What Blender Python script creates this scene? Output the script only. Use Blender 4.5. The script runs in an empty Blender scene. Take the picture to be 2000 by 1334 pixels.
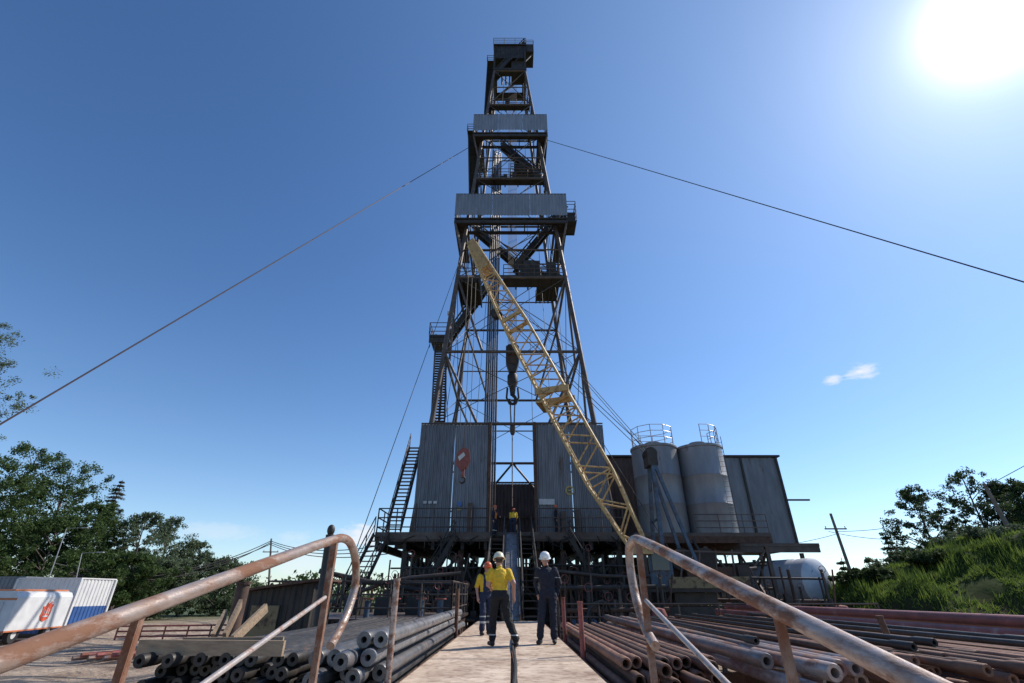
import bpy, math, random
import numpy as np
from mathutils import Vector, Matrix, noise
random.seed(7); rng=np.random.default_rng(7)
C=bpy.context.scene.collection
F=930.0; TH=math.radians(27.93); CT,ST=math.cos(TH),math.sin(TH); CZ=2.3
def ray(px,py):
    a=(px-1000)/F; b=(667-py)/F
    return a, CT-b*ST, ST+b*CT
def PY(px,py,Y):
    a,y,z=ray(px,py); return Vector((a*Y/y,Y,z*Y/y+CZ))
def PX(px,py,X):
    a,y,z=ray(px,py); return Vector((X,y*X/a,z*X/a+CZ))
# ------------------------------------------------------------ materials
def nt(name):
    m=bpy.data.materials.new(name); m.use_nodes=True; n=m.node_tree.nodes; l=m.node_tree.links
    return m,n,l,n['Principled BSDF']
def M(name,c1,c2=None,rough=.6,metal=0,scale=3,bump=.15,rust=None,rth=.55,stretch=(1,1,1),rcol=(.16,.065,.03),rnd=.15):
    m,n,l,p=nt(name); c2=c2 or tuple(x*.7 for x in c1)
    tc=n.new('ShaderNodeTexCoord'); mp=n.new('ShaderNodeMapping'); mp.inputs['Scale'].default_value=stretch
    l.new(tc.outputs['Object'],mp.inputs[0])
    oi=n.new('ShaderNodeObjectInfo'); ad=n.new('ShaderNodeVectorMath'); ad.operation='ADD'
    sc=n.new('ShaderNodeVectorMath'); sc.operation='SCALE'; sc.inputs[0].default_value=(31,17,23); l.new(oi.outputs['Random'],sc.inputs['Scale'])
    l.new(mp.outputs[0],ad.inputs[0]); l.new(sc.outputs[0],ad.inputs[1])
    nz=n.new('ShaderNodeTexNoise'); nz.inputs['Scale'].default_value=scale; nz.inputs['Detail'].default_value=7; nz.inputs['Roughness'].default_value=.65
    l.new(ad.outputs[0],nz.inputs['Vector'])
    cr=n.new('ShaderNodeValToRGB'); cr.color_ramp.elements[0].position=.32; cr.color_ramp.elements[1].position=.68
    cr.color_ramp.elements[0].color=(*c2,1); cr.color_ramp.elements[1].color=(*c1,1); l.new(nz.outputs[0],cr.inputs[0])
    col=cr.outputs[0]
    hv=n.new('ShaderNodeHueSaturation'); mr=n.new('ShaderNodeMapRange'); mr.inputs[3].default_value=1-rnd; mr.inputs[4].default_value=1+rnd
    l.new(oi.outputs['Random'],mr.inputs[0]); l.new(mr.outputs[0],hv.inputs['Value']); l.new(col,hv.inputs['Color']); col=hv.outputs[0]
    p.inputs['Metallic'].default_value=metal
    if rust:
        n2=n.new('ShaderNodeTexNoise'); n2.inputs['Scale'].default_value=rust; n2.inputs['Detail'].default_value=9; n2.inputs['Roughness'].default_value=.7
        l.new(ad.outputs[0],n2.inputs['Vector'])
        r2=n.new('ShaderNodeValToRGB'); r2.color_ramp.elements[0].position=rth-.02; r2.color_ramp.elements[1].position=rth+.1; l.new(n2.outputs[0],r2.inputs[0])
        mx=n.new('ShaderNodeMix'); mx.data_type='RGBA'; l.new(r2.outputs[0],mx.inputs[0]); l.new(col,mx.inputs[6]); mx.inputs[7].default_value=(*rcol,1)
        col=mx.outputs[2]
        rr=n.new('ShaderNodeMapRange'); rr.inputs[3].default_value=rough; rr.inputs[4].default_value=.9; l.new(r2.outputs[0],rr.inputs[0]); l.new(rr.outputs[0],p.inputs['Roughness'])
        mm=n.new('ShaderNodeMapRange'); mm.inputs[3].default_value=metal; mm.inputs[4].default_value=0; l.new(r2.outputs[0],mm.inputs[0]); l.new(mm.outputs[0],p.inputs['Metallic'])
    else: p.inputs['Roughness'].default_value=rough
    l.new(col,p.inputs['Base Color'])
    if bump:
        b=n.new('ShaderNodeBump'); b.inputs['Strength'].default_value=bump; b.inputs['Distance'].default_value=.05; l.new(nz.outputs[0],b.inputs['Height']); l.new(b.outputs[0],p.inputs['Normal'])
    return m
STEEL=M('dark_steel',(.13,.1,.085),(.06,.045,.037),.55,.3,1.5,.1,rust=2,rth=.58,rcol=(.12,.055,.03))
BLACKST=M('near_black_steel',(.06,.05,.043),(.022,.019,.017),.6,.2,2,.1,rust=2,rth=.62,rcol=(.09,.04,.022))  # near-black steel, also on the sheets added to darken under the decks
RUST=M('rusty_steel',(.23,.115,.07),(.1,.045,.028),.85,.1,6,.25)
RUSTD=M('dark_rusty_steel',(.13,.07,.045),(.05,.028,.02),.8,.1,4,.2)
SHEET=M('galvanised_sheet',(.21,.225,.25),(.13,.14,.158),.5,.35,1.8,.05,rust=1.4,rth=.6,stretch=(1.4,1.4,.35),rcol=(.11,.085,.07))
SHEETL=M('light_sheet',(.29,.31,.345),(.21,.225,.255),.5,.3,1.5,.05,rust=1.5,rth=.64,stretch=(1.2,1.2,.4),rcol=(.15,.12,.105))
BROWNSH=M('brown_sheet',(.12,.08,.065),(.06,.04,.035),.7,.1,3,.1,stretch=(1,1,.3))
YEL=M('crane_yellow',(.58,.38,.15),(.38,.25,.1),.55,0,3,.1,rust=4,rth=.54,rcol=(.2,.11,.06))
YEL2=M('dull_yellow',(.32,.25,.12),(.16,.12,.06),.6,0,3,.1,rust=3,rth=.5,rcol=(.08,.05,.035))
BLUE=M('faded_blue',(.09,.14,.2),(.04,.065,.1),.6,0,3,.1,rust=4,rth=.55,rcol=(.08,.05,.035))
REDP=M('red_paint',(.36,.1,.08),(.22,.06,.05),.6,0,4,.1,rust=5,rth=.52)
RAILP=M('worn_rail_paint',(.46,.38,.33),(.29,.2,.155),.36,.25,13,.2,rust=10,rth=.47,stretch=(1,.35,1),rcol=(.2,.095,.055))
RAILW=M('worn_white_rail_paint',(.58,.53,.49),(.4,.34,.31),.38,.2,9,.15,rust=9,rth=.52,rcol=(.25,.12,.075))
POSTM=M('worn_post_paint',(.36,.25,.19),(.2,.1,.06),.6,.15,14,.25,rust=12,rth=.47,rcol=(.19,.08,.042))
PIPEG=M('grey_pipe_steel',(.26,.255,.26),(.12,.12,.125),.4,.5,4,.1,rust=3,rth=.57,rnd=.45,rcol=(.1,.065,.05))
PIPED=M('dark_pipe_steel',(.07,.062,.055),(.03,.027,.025),.5,.3,4,.1,rust=3,rth=.6,rnd=.4,rcol=(.09,.05,.03))
PIPER=M('rusty_pipe_steel',(.29,.155,.1),(.12,.06,.04),.7,.2,4,.2,rnd=.5,stretch=(2,.6,2))
PIPEL=M('light_pipe_steel',(.42,.36,.34),(.22,.16,.14),.35,.4,3,.1,rust=2.5,rth=.48,stretch=(1,.5,1),rcol=(.22,.11,.08),rnd=.4)
PIPEM=M('maroon_pipe_steel',(.27,.09,.075),(.15,.06,.05),.5,.2,3,.1,rust=3,rth=.6,rnd=.3,rcol=(.3,.24,.22))
SILO=M('silo_metal',(.29,.295,.31),(.18,.185,.195),.5,.3,1.2,.05,rust=1.2,rth=.6,stretch=(1,1,.25),rcol=(.13,.105,.09))
TANKM=M('tank_silver',(.52,.54,.57),(.4,.42,.45),.5,.15,1.2,.03,rust=1.5,rth=.7,rcol=(.22,.19,.16))
WOOD=M('weathered_wood',(.42,.3,.19),(.25,.17,.11),.8,0,4,.3,stretch=(1,6,6))
WOODG=M('grey_pole_wood',(.3,.24,.19),(.17,.13,.1),.85,0,4,.3)
WHITE=M('white_paint',(.72,.72,.71),(.58,.58,.58),.5,0,2,.03,rnd=.03)
WHITED=M('dusty_white_paint',(.6,.6,.58),(.48,.48,.46),.5,0,2,.05,rnd=.03)
POLEG=M('galvanised_pole',(.35,.35,.34),(.25,.25,.25),.5,.3,2,.05)
ORANGE=M('orange_paint',(.6,.2,.08),(.46,.15,.06),.5,0,2,.03)
CBLUE=M('container_blue',(.04,.13,.38),(.03,.09,.28),.5,0,2,.05)
CGREY=M('container_grey',(.22,.24,.26),(.15,.17,.18),.6,0,2,.05)
GLASS=M('window_glass',(.05,.06,.07),(.03,.04,.05),.1,0,2,0)
RUBBER=M('black_rubber',(.02,.02,.02),(.03,.03,.03),.8,0,5,.1)
CABLE=M('wire_rope',(.05,.045,.045),(.03,.028,.028),.6,.3,5,0)
CABLER=M('reddish_rope',(.08,.045,.04),(.05,.03,.028),.7,.1,5,0)
MUD=M('mud_heap',(.26,.18,.12),(.14,.09,.06),.95,0,3,.6)
SIGNW=M('sign_white',(.62,.62,.62),(.45,.45,.47),.5,0,4,0)
SIGNB=M('sign_blue',(.08,.18,.45),(.06,.14,.38),.5,0,4,0)
SIGNY=M('sign_yellow',(.5,.4,.12),(.3,.24,.1),.5,0,6,0)
REDL=M('logo_red',(.68,.1,.04),(.62,.08,.03),.5,0,4,0)
BARK=M('bark',(.14,.11,.09),(.07,.055,.045),.9,0,5,.4)
SKIN=M('skin',(.5,.27,.19),(.42,.21,.15),.55,0,8,.02,rnd=0)
TSHIRT=M('yellow_cotton',(.85,.55,.04),(.7,.42,.03),.85,0,14,.8,rnd=0)
NAVY=M('navy_cotton',(.022,.026,.045),(.012,.014,.024),.85,0,14,.8,rnd=0)
NAVYB=M('blue_cotton',(.026,.038,.085),(.014,.022,.05),.85,0,14,.8,rnd=0)
BLACKC=M('black_cotton',(.018,.018,.02),(.01,.01,.012),.85,0,14,.8,rnd=0)
REFL=M('reflective_band',(.5,.52,.5),(.4,.42,.4),.4,0,5,0,rnd=0)
OVEST=M('orange_cotton',(.6,.2,.04),(.45,.13,.03),.8,0,7,.4,rnd=0)
BOOT=M('boot_leather',(.03,.025,.022),(.018,.015,.013),.6,0,8,.1,rnd=0)
HELW=M('white_plastic',(.78,.78,.76),(.72,.72,.7),.3,0,3,0,rnd=0)
HELO=M('orange_plastic',(.68,.13,.04),(.58,.11,.03),.4,0,3,0,rnd=0)
HELY=M('cream_plastic',(.8,.72,.5),(.72,.64,.44),.3,0,3,0,rnd=0)
HAIR=M('dark_hair',(.07,.05,.04),(.04,.03,.022),.7,0,30,.3,rnd=0)
BCONC=M('block_concrete',(.33,.31,.28),(.2,.18,.16),.9,0,3,.3)
def plate_mat():
    m,n,l,p=nt('checker_plate'); tc=n.new('ShaderNodeTexCoord')
    nz=n.new('ShaderNodeTexNoise'); nz.inputs['Scale'].default_value=1.1; nz.inputs['Detail'].default_value=10; nz.inputs['Roughness'].default_value=.72; l.new(tc.outputs['Object'],nz.inputs[0])
    cr=n.new('ShaderNodeValToRGB'); e=cr.color_ramp.elements; e[0].position=.32; e[0].color=(.38,.26,.18,1); e[1].position=.6; e[1].color=(.74,.59,.45,1); l.new(nz.outputs[0],cr.inputs[0])
    mp=n.new('ShaderNodeMapping'); mp.inputs['Rotation'].default_value=(0,0,math.radians(45)); mp.inputs['Scale'].default_value=(18,18,18); l.new(tc.outputs['Object'],mp.inputs[0])
    ck=n.new('ShaderNodeTexBrick'); ck.inputs['Scale'].default_value=1; ck.inputs['Mortar Size'].default_value=.12; l.new(mp.outputs[0],ck.inputs[0])
    mx=n.new('ShaderNodeMix'); mx.data_type='RGBA'; mx.blend_type='MULTIPLY'; mx.inputs[0].default_value=.22; l.new(cr.outputs[0],mx.inputs[6]); l.new(ck.outputs['Fac'],mx.inputs[7])
    n3=n.new('ShaderNodeTexNoise'); n3.inputs['Scale'].default_value=6; n3.inputs['Detail'].default_value=9; n3.inputs['Distortion'].default_value=.6; l.new(tc.outputs['Object'],n3.inputs[0])
    r3=n.new('ShaderNodeValToRGB'); r3.color_ramp.elements[0].position=.36; r3.color_ramp.elements[0].color=(.42,.33,.27,1); r3.color_ramp.elements[1].position=.52; r3.color_ramp.elements[1].color=(1,1,1,1); l.new(n3.outputs[0],r3.inputs[0])
    m2=n.new('ShaderNodeMix'); m2.data_type='RGBA'; m2.blend_type='MULTIPLY'; m2.inputs[0].default_value=.6; l.new(mx.outputs[2],m2.inputs[6]); l.new(r3.outputs[0],m2.inputs[7])
    l.new(m2.outputs[2],p.inputs['Base Color']); p.inputs['Roughness'].default_value=.6
    b=n.new('ShaderNodeBump'); b.inputs['Strength'].default_value=.5; b.inputs['Distance'].default_value=.01; l.new(ck.outputs['Fac'],b.inputs['Height']); l.new(b.outputs[0],p.inputs['Normal'])
    return m
PLATE=plate_mat()
def leaf_mat(name,c1,c2,tf=.35,sc=.7):
    m,n,l,p=nt(name); tc=n.new('ShaderNodeTexCoord'); nz=n.new('ShaderNodeTexNoise'); nz.inputs['Scale'].default_value=sc; nz.inputs['Detail'].default_value=5
    l.new(tc.outputs['Object'],nz.inputs[0]); cr=n.new('ShaderNodeValToRGB'); cr.color_ramp.elements[0].position=.35; cr.color_ramp.elements[1].position=.65
    cr.color_ramp.elements[0].color=(*c2,1); cr.color_ramp.elements[1].color=(*c1,1); l.new(nz.outputs[0],cr.inputs[0]); l.new(cr.outputs[0],p.inputs['Base Color']); p.inputs['Roughness'].default_value=.7; p.inputs['Specular IOR Level'].default_value=.2
    tr=n.new('ShaderNodeBsdfTranslucent'); l.new(cr.outputs[0],tr.inputs[0]); mx=n.new('ShaderNodeMixShader'); mx.inputs[0].default_value=tf
    l.new(p.outputs[0],mx.inputs[1]); l.new(tr.outputs[0],mx.inputs[2]); l.new(mx.outputs[0],n['Material Output'].inputs[0]); return m
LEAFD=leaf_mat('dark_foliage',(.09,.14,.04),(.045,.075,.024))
LEAFR=leaf_mat('deep_green_foliage',(.07,.1,.035),(.03,.048,.018))  # darker green leaf tone for the hill trees
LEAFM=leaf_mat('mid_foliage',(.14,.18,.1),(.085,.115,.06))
LEAFS=leaf_mat('spruce_needles',(.11,.095,.065),(.05,.06,.04))
GRASS=leaf_mat('grass_blades',(.2,.27,.05),(.05,.09,.02),.4,1.1)
def ground_mat():
    m,n,l,p=nt('muddy_ground'); g=n.new('ShaderNodeNewGeometry')
    nz=n.new('ShaderNodeTexNoise'); nz.inputs['Scale'].default_value=.6; nz.inputs['Detail'].default_value=10; nz.inputs['Roughness'].default_value=.7; l.new(g.outputs['Position'],nz.inputs[0])
    cr=n.new('ShaderNodeValToRGB'); e=cr.color_ramp.elements; e[0].position=.35; e[0].color=(.15,.1,.07,1); e[1].position=.62; e[1].color=(.44,.34,.25,1); l.new(nz.outputs[0],cr.inputs[0])
    ln=n.new('ShaderNodeVectorMath'); ln.operation='LENGTH'; l.new(g.outputs['Position'],ln.inputs[0])
    mr=n.new('ShaderNodeMapRange'); mr.inputs[1].default_value=55; mr.inputs[2].default_value=75; l.new(ln.outputs['Value'],mr.inputs[0])
    mx=n.new('ShaderNodeMix'); mx.data_type='RGBA'; l.new(mr.outputs[0],mx.inputs[0]); l.new(cr.outputs[0],mx.inputs[6]); mx.inputs[7].default_value=(.06,.085,.03,1)
    l.new(mx.outputs[2],p.inputs['Base Color']); p.inputs['Roughness'].default_value=.95
    n2=n.new('ShaderNodeTexNoise'); n2.inputs['Scale'].default_value=5; n2.inputs['Detail'].default_value=8; l.new(g.outputs['Position'],n2.inputs[0])
    b=n.new('ShaderNodeBump'); b.inputs['Strength'].default_value=.9; b.inputs['Distance'].default_value=.15; l.new(n2.outputs[0],b.inputs['Height']); l.new(b.outputs[0],p.inputs['Normal']); return m
def hill_mat():
    m,n,l,p=nt('grassy_soil'); g=n.new('ShaderNodeNewGeometry')
    nz=n.new('ShaderNodeTexNoise'); nz.inputs['Scale'].default_value=.5; nz.inputs['Detail'].default_value=9; l.new(g.outputs['Position'],nz.inputs[0])
    sp=n.new('ShaderNodeSeparateXYZ'); l.new(g.outputs['Position'],sp.inputs[0])
    mr=n.new('ShaderNodeMapRange'); mr.inputs[1].default_value=.8; mr.inputs[2].default_value=2.6; l.new(sp.outputs[2],mr.inputs[0])
    ad=n.new('ShaderNodeMath'); ad.operation='ADD'; ad.use_clamp=True; sb=n.new('ShaderNodeMath'); sb.operation='SUBTRACT'; l.new(nz.outputs[0],sb.inputs[0]); sb.inputs[1].default_value=.5; l.new(mr.outputs[0],ad.inputs[0]); l.new(sb.outputs[0],ad.inputs[1])
    mx=n.new('ShaderNodeMix'); mx.data_type='RGBA'; l.new(ad.outputs[0],mx.inputs[0]); mx.inputs[6].default_value=(.05,.035,.024,1); mx.inputs[7].default_value=(.035,.05,.016,1)
    l.new(mx.outputs[2],p.inputs['Base Color']); p.inputs['Roughness'].default_value=1; p.inputs['Specular IOR Level'].default_value=.05
    b=n.new('ShaderNodeBump'); b.inputs['Strength'].default_value=1; b.inputs['Distance'].default_value=.3; l.new(nz.outputs[0],b.inputs['Height']); l.new(b.outputs[0],p.inputs['Normal']); return m
# ------------------------------------------------------------ mesh helper
ORG={}
def frame(d):
    d=Vector(d).normalized(); u=Vector((0,0,1)) if abs(d.z)<.95 else Vector((0,1,0))
    s=d.cross(u).normalized(); return d,s,s.cross(d).normalized()
class MB:
    def __init__(s): s.v=[]; s.f=[]
    def add(s,vs,fs):
        o=len(s.v); s.v+=[tuple(v) for v in vs]; s.f+=[tuple(i+o for i in f) for f in fs]; return s
    def box(s,c,d,rz=0):
        c=Vector(c); R=Matrix.Rotation(rz,3,'Z'); x,y,z=d[0]/2,d[1]/2,d[2]/2
        vs=[c+R@Vector((i*x,j*y,k*z)) for k in(-1,1) for j in(-1,1) for i in(-1,1)]
        return s.add(vs,[(0,2,3,1),(4,5,7,6),(0,1,5,4),(2,6,7,3),(0,4,6,2),(1,3,7,5)])
    def bx(s,x0,x1,y0,y1,z0,z1): return s.box(((x0+x1)/2,(y0+y1)/2,(z0+z1)/2),(abs(x1-x0),abs(y1-y0),abs(z1-z0)))
    def bar(s,p,q,w,h=None):
        p,q=Vector(p),Vector(q); h=h or w; d,a,b=frame(q-p); vs=[]
        for c in(p,q):
            for i,j in((-1,-1),(1,-1),(1,1),(-1,1)): vs.append(c+a*(i*w/2)+b*(j*h/2))
        return s.add(vs,[(3,2,1,0),(4,5,6,7),(0,1,5,4),(1,2,6,5),(2,3,7,6),(3,0,4,7)])
    def tube(s,p,q,r,r2=None,n=8): return s.path([p,q],r,n,r2)
    def path(s,pts,r,n=8,r2=None):
        pts=[Vector(p) for p in pts]; r2=r if r2 is None else r2; k=len(pts); vs=[];fs=[]
        d,a,b=frame(pts[1]-pts[0])
        for i,p in enumerate(pts):
            t=(pts[min(i+1,k-1)]-pts[max(i-1,0)]).normalized(); a=(a-t*a.dot(t)).normalized(); b=t.cross(a)
            rr=r+(r2-r)*i/(k-1)
            for j in range(n):
                g=2*math.pi*j/n; vs.append(p+a*(math.cos(g)*rr)+b*(math.sin(g)*rr))
        for i in range(k-1):
            for j in range(n): fs.append((i*n+j,i*n+(j+1)%n,(i+1)*n+(j+1)%n,(i+1)*n+j))
        fs.append(tuple(reversed(range(n)))); fs.append(tuple((k-1)*n+j for j in range(n)))
        return s.add(vs,fs)
    def lathe(s,prof,c=(0,0,0),axis=(0,0,1),n=24):
        c=Vector(c); d,a,b=frame(axis); vs=[];fs=[]
        for r,z in prof:
            for j in range(n):
                g=2*math.pi*j/n; vs.append(c+d*z+a*(math.cos(g)*max(r,1e-4))+b*(math.sin(g)*max(r,1e-4)))
        for i in range(len(prof)-1):
            for j in range(n): fs.append((i*n+j,i*n+(j+1)%n,(i+1)*n+(j+1)%n,(i+1)*n+j))
        return s.add(vs,fs)
    def ell(s,c,r,n=12,m=8):
        c=Vector(c); vs=[];fs=[]
        for i in range(m+1):
            th=math.pi*i/m
            for j in range(n):
                g=2*math.pi*j/n; q=max(math.sin(th),.001); vs.append(c+Vector((r[0]*q*math.cos(g),r[1]*q*math.sin(g),r[2]*math.cos(th))))
        for i in range(m):
            for j in range(n): fs.append((i*n+j,(i+1)*n+j,(i+1)*n+(j+1)%n,i*n+(j+1)%n))
        fs.append(tuple(range(n))); fs.append(tuple(reversed(range(m*n,m*n+n))))
        return s.add(vs,fs)
    def prism(s,poly,a,b):
        k=len(poly); vs=[(x,y,z) for y in(a,b) for x,z in poly]
        return s.add(vs,[tuple(range(k)),tuple(reversed(range(k,2*k)))]+[(i,k+i,k+(i+1)%k,(i+1)%k) for i in range(k)])
    def corr(s,p0,p1,z0,z1,pitch=.25,dep=.05,z0b=None,z1b=None):
        p0=Vector((p0[0],p0[1],0)); p1=Vector((p1[0],p1[1],0)); L=(p1-p0).length; d=(p1-p0)/L; nn=Vector((-d.y,d.x,0)); k=max(1,int(L/pitch)); vs=[];fs=[]
        ts=[]
        for i in range(k):
            for f,o in((0,0),(.35,0),(.5,1),(.85,1)): ts.append(((i+f)/k,o))
        ts.append((1,0))
        for t,o in ts:
            p=p0+d*(L*t)+nn*(dep*o)
            za=z0 if z0b is None else z0+(z0b-z0)*t; zb=z1 if z1b is None else z1+(z1b-z1)*t
            vs+= [(p.x,p.y,za),(p.x,p.y,zb)]
        for i in range(len(ts)-1): fs.append((2*i,2*i+2,2*i+3,2*i+1))
        return s.add(vs,fs)
    def build(s,name,mat,parent=None,smooth=False,local=False,label=None):
        if parent is not None: o0=Vector((0,0,0)) if local else ORG[parent.name]
        elif local: o0=Vector((0,0,0))
        else:
            a=np.array(s.v); o0=Vector(((a[:,0].min()+a[:,0].max())/2,(a[:,1].min()+a[:,1].max())/2,a[:,2].min()))
        me=bpy.data.meshes.new(name); me.from_pydata([(v[0]-o0.x,v[1]-o0.y,v[2]-o0.z) for v in s.v],[],s.f)
        me.materials.append(mat)
        if smooth:
            me.polygons.foreach_set('use_smooth',[True]*len(me.polygons)); me.set_sharp_from_angle(angle=math.radians(40))
        me.update(); ob=bpy.data.objects.new(name,me); C.objects.link(ob)
        if parent is not None: ob.parent=parent; ORG[ob.name]=ORG[parent.name]
        else: ob.location=o0; ORG[ob.name]=o0
        if label: ob['label']=label
        return ob
def tag(o,label,cat,group=None):
    o['label']=label; o['category']=cat
    if group: o['group']=group
    return o
def thing(name,label,cat,loc=(0,0,0),rz=0,group=None):
    o=bpy.data.objects.new(name,None); C.objects.link(o); o.location=loc; o.rotation_euler=(0,0,rz); o.empty_display_size=.3
    ORG[o.name]=Vector(loc); return tag(o,label,cat,group)
def struct(o): o['kind']='structure'; return o
def railing(parent,pts,h=1.1,mat=STEEL,r=.025,step=1.5,name='railing',mid=2,up=Vector((0,0,1))):
    m=MB()
    for a,b in zip(pts[:-1],pts[1:]):
        a,b=Vector(a),Vector(b); n=max(1,round((b-a).length/step))
        for i in range(n+1):
            p=a.lerp(b,i/n); m.tube(p,p+up*h,r,n=6)
        for k in range(mid+1): 
            z=up*(h*(1-k*.36)); m.tube(a+z,b+z,r,n=6)
    return m.build(name,mat,parent)
def stairs(parent,p0,p1,w,wd,mat=STEEL,name='stair_flight',rail=True,hv=1.0):
    p0,p1=Vector(p0),Vector(p1); wd=Vector(wd).normalized(); m=MB(); n=max(2,int(abs(p1.z-p0.z)/.27)); run=(p1-p0); run.z=0
    rd=run.normalized() if run.length>.01 else Vector((0,1,0))
    for s in(-1,1): m.bar(p0+wd*(s*w/2),p1+wd*(s*w/2),.06*hv,.24*hv)
    for i in range(n):
        c=p0.lerp(p1,(i+.5)/n); a=c-wd*(w/2); b=c+wd*(w/2)
        vs=[a-rd*.14,b-rd*.14,b+rd*.14,a+rd*.14]; m.add([v+Vector((0,0,z)) for z in(-.025,.025) for v in vs],[(3,2,1,0),(4,5,6,7),(0,1,5,4),(1,2,6,5),(2,3,7,6),(3,0,4,7)])
    o=m.build(name,mat,parent)
    if rail:
        h=MB()
        for s in(-1,1):
            a=p0+wd*(s*w/2); b=p1+wd*(s*w/2); up=Vector((0,0,1))
            h.tube(a+up,b+up,.035*hv,n=6); h.tube(a+up*.55,b+up*.55,.025*hv,n=5)
            k=max(2,int((b-a).length/1.3))
            for i in range(k+1): q=a.lerp(b,i/k); h.tube(q,q+up,.03*hv,n=5)
        h.build('handrail',mat,o)
    return o
def wire(a,b,r,label,mat=CABLE,sag=0,name='cable',cat='cable',n=16,seg=5,group=None):
    a,b=Vector(a),Vector(b); pts=[a.lerp(b,i/n)-Vector((0,0,sag*4*(i/n)*(1-i/n))) for i in range(n+1)] if sag else [a,b]
    return tag(MB().path(pts,r,seg).build(name,mat,smooth=True),label,cat,group)
def sstep(a,b,x): t=min(1,max(0,(x-a)/(b-a))); return t*t*(3-2*t)
# ------------------------------------------------------------ setting
HX=[14,17.5,20,25,30,42,70]; HZ=[0,1.0,2.9,4.3,5.5,6.9,8]
def hillh(x,y):
    h=float(np.interp(x,HX,HZ)) if x>14 else 0
    g=sstep(17,28.5,y+ 1.1*math.sin(x*.5)+.5*math.sin(x*1.7))*(1-.75*sstep(31,42,y)); 
    nn=noise.noise(Vector((x*.25,y*.25,0)))*.9+noise.noise(Vector((x*.8,y*.8,3)))*.5
    return h*g*(1+.12*nn)+nn*.45*min(1,h*g)-.05
m=MB(); xs=sorted(set([-3000,-1200,-500,-220,-120,-80]+list(np.arange(-60,61,1.0))+[80,120,220,500,1200,3000])); ys=sorted(set([-300,-60,-20]+list(np.arange(-6,66,1.0))+[80,110,160,260,500,1200,3000]))
vs=[];fs=[]
for y in ys:
    for x in xs:
        z=0
        if -60<x<-4.8 and 3<y<50: z=.22*noise.noise(Vector((x*.35,y*.35,0)))+.16*noise.noise(Vector((x,y,4)))
        vs.append((x,y,z))
nx=len(xs)
for j in range(len(ys)-1):
    for i in range(nx-1): fs.append((j*nx+i,j*nx+i+1,(j+1)*nx+i+1,(j+1)*nx+i))
m.add(vs,fs); struct(m.build('ground',ground_mat(),local=True,smooth=True))
m=MB(); vs=[];fs=[]; xs=np.arange(13.5,75,.6); ys=np.arange(14,62,.6); nx=len(xs)
for y in ys:
    for x in xs: vs.append((x,y,hillh(x,y)*sstep(75,60,x) if x>60 else hillh(x,y)))
for j in range(len(ys)-1):
    for i in range(nx-1): fs.append((j*nx+i,j*nx+i+1,(j+1)*nx+i+1,(j+1)*nx+i))
m.add(vs,fs); struct(m.build('hill',hill_mat(),local=True,smooth=True))
m=MB(); vs=[];fs=[]; k=0
for i in range(110000):
    x=random.uniform(14,46); y=random.uniform(19,36); z=hillh(x,y)
    dens=noise.noise(Vector((x*.7,y*.7,9)))+.6*noise.noise(Vector((x*1.9,y*1.9,2)))
    if z<1.0+1.2*random.random()+.6*dens or dens<-.25: continue
    tall=1 if dens<.25 or random.random()<.6 else 2.3
    s=random.uniform(.08,.22)*(1+1.3*max(0,dens))*tall; g=random.uniform(0,6.28); dx,dy=math.cos(g)*.035,math.sin(g)*.035; lx,ly=random.gauss(0,.12),random.gauss(0,.12)
    vs+=[(x-dx,y-dy,z-.03),(x+dx,y+dy,z-.03),(x+lx,y+ly,z+s)]; fs.append((k,k+1,k+2)); k+=3
m.add(vs,fs); g=m.build('hill_grass',GRASS,local=True); tag(g,'bright green grass growing over the hill on the right','grass'); g['kind']='stuff'
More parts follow.
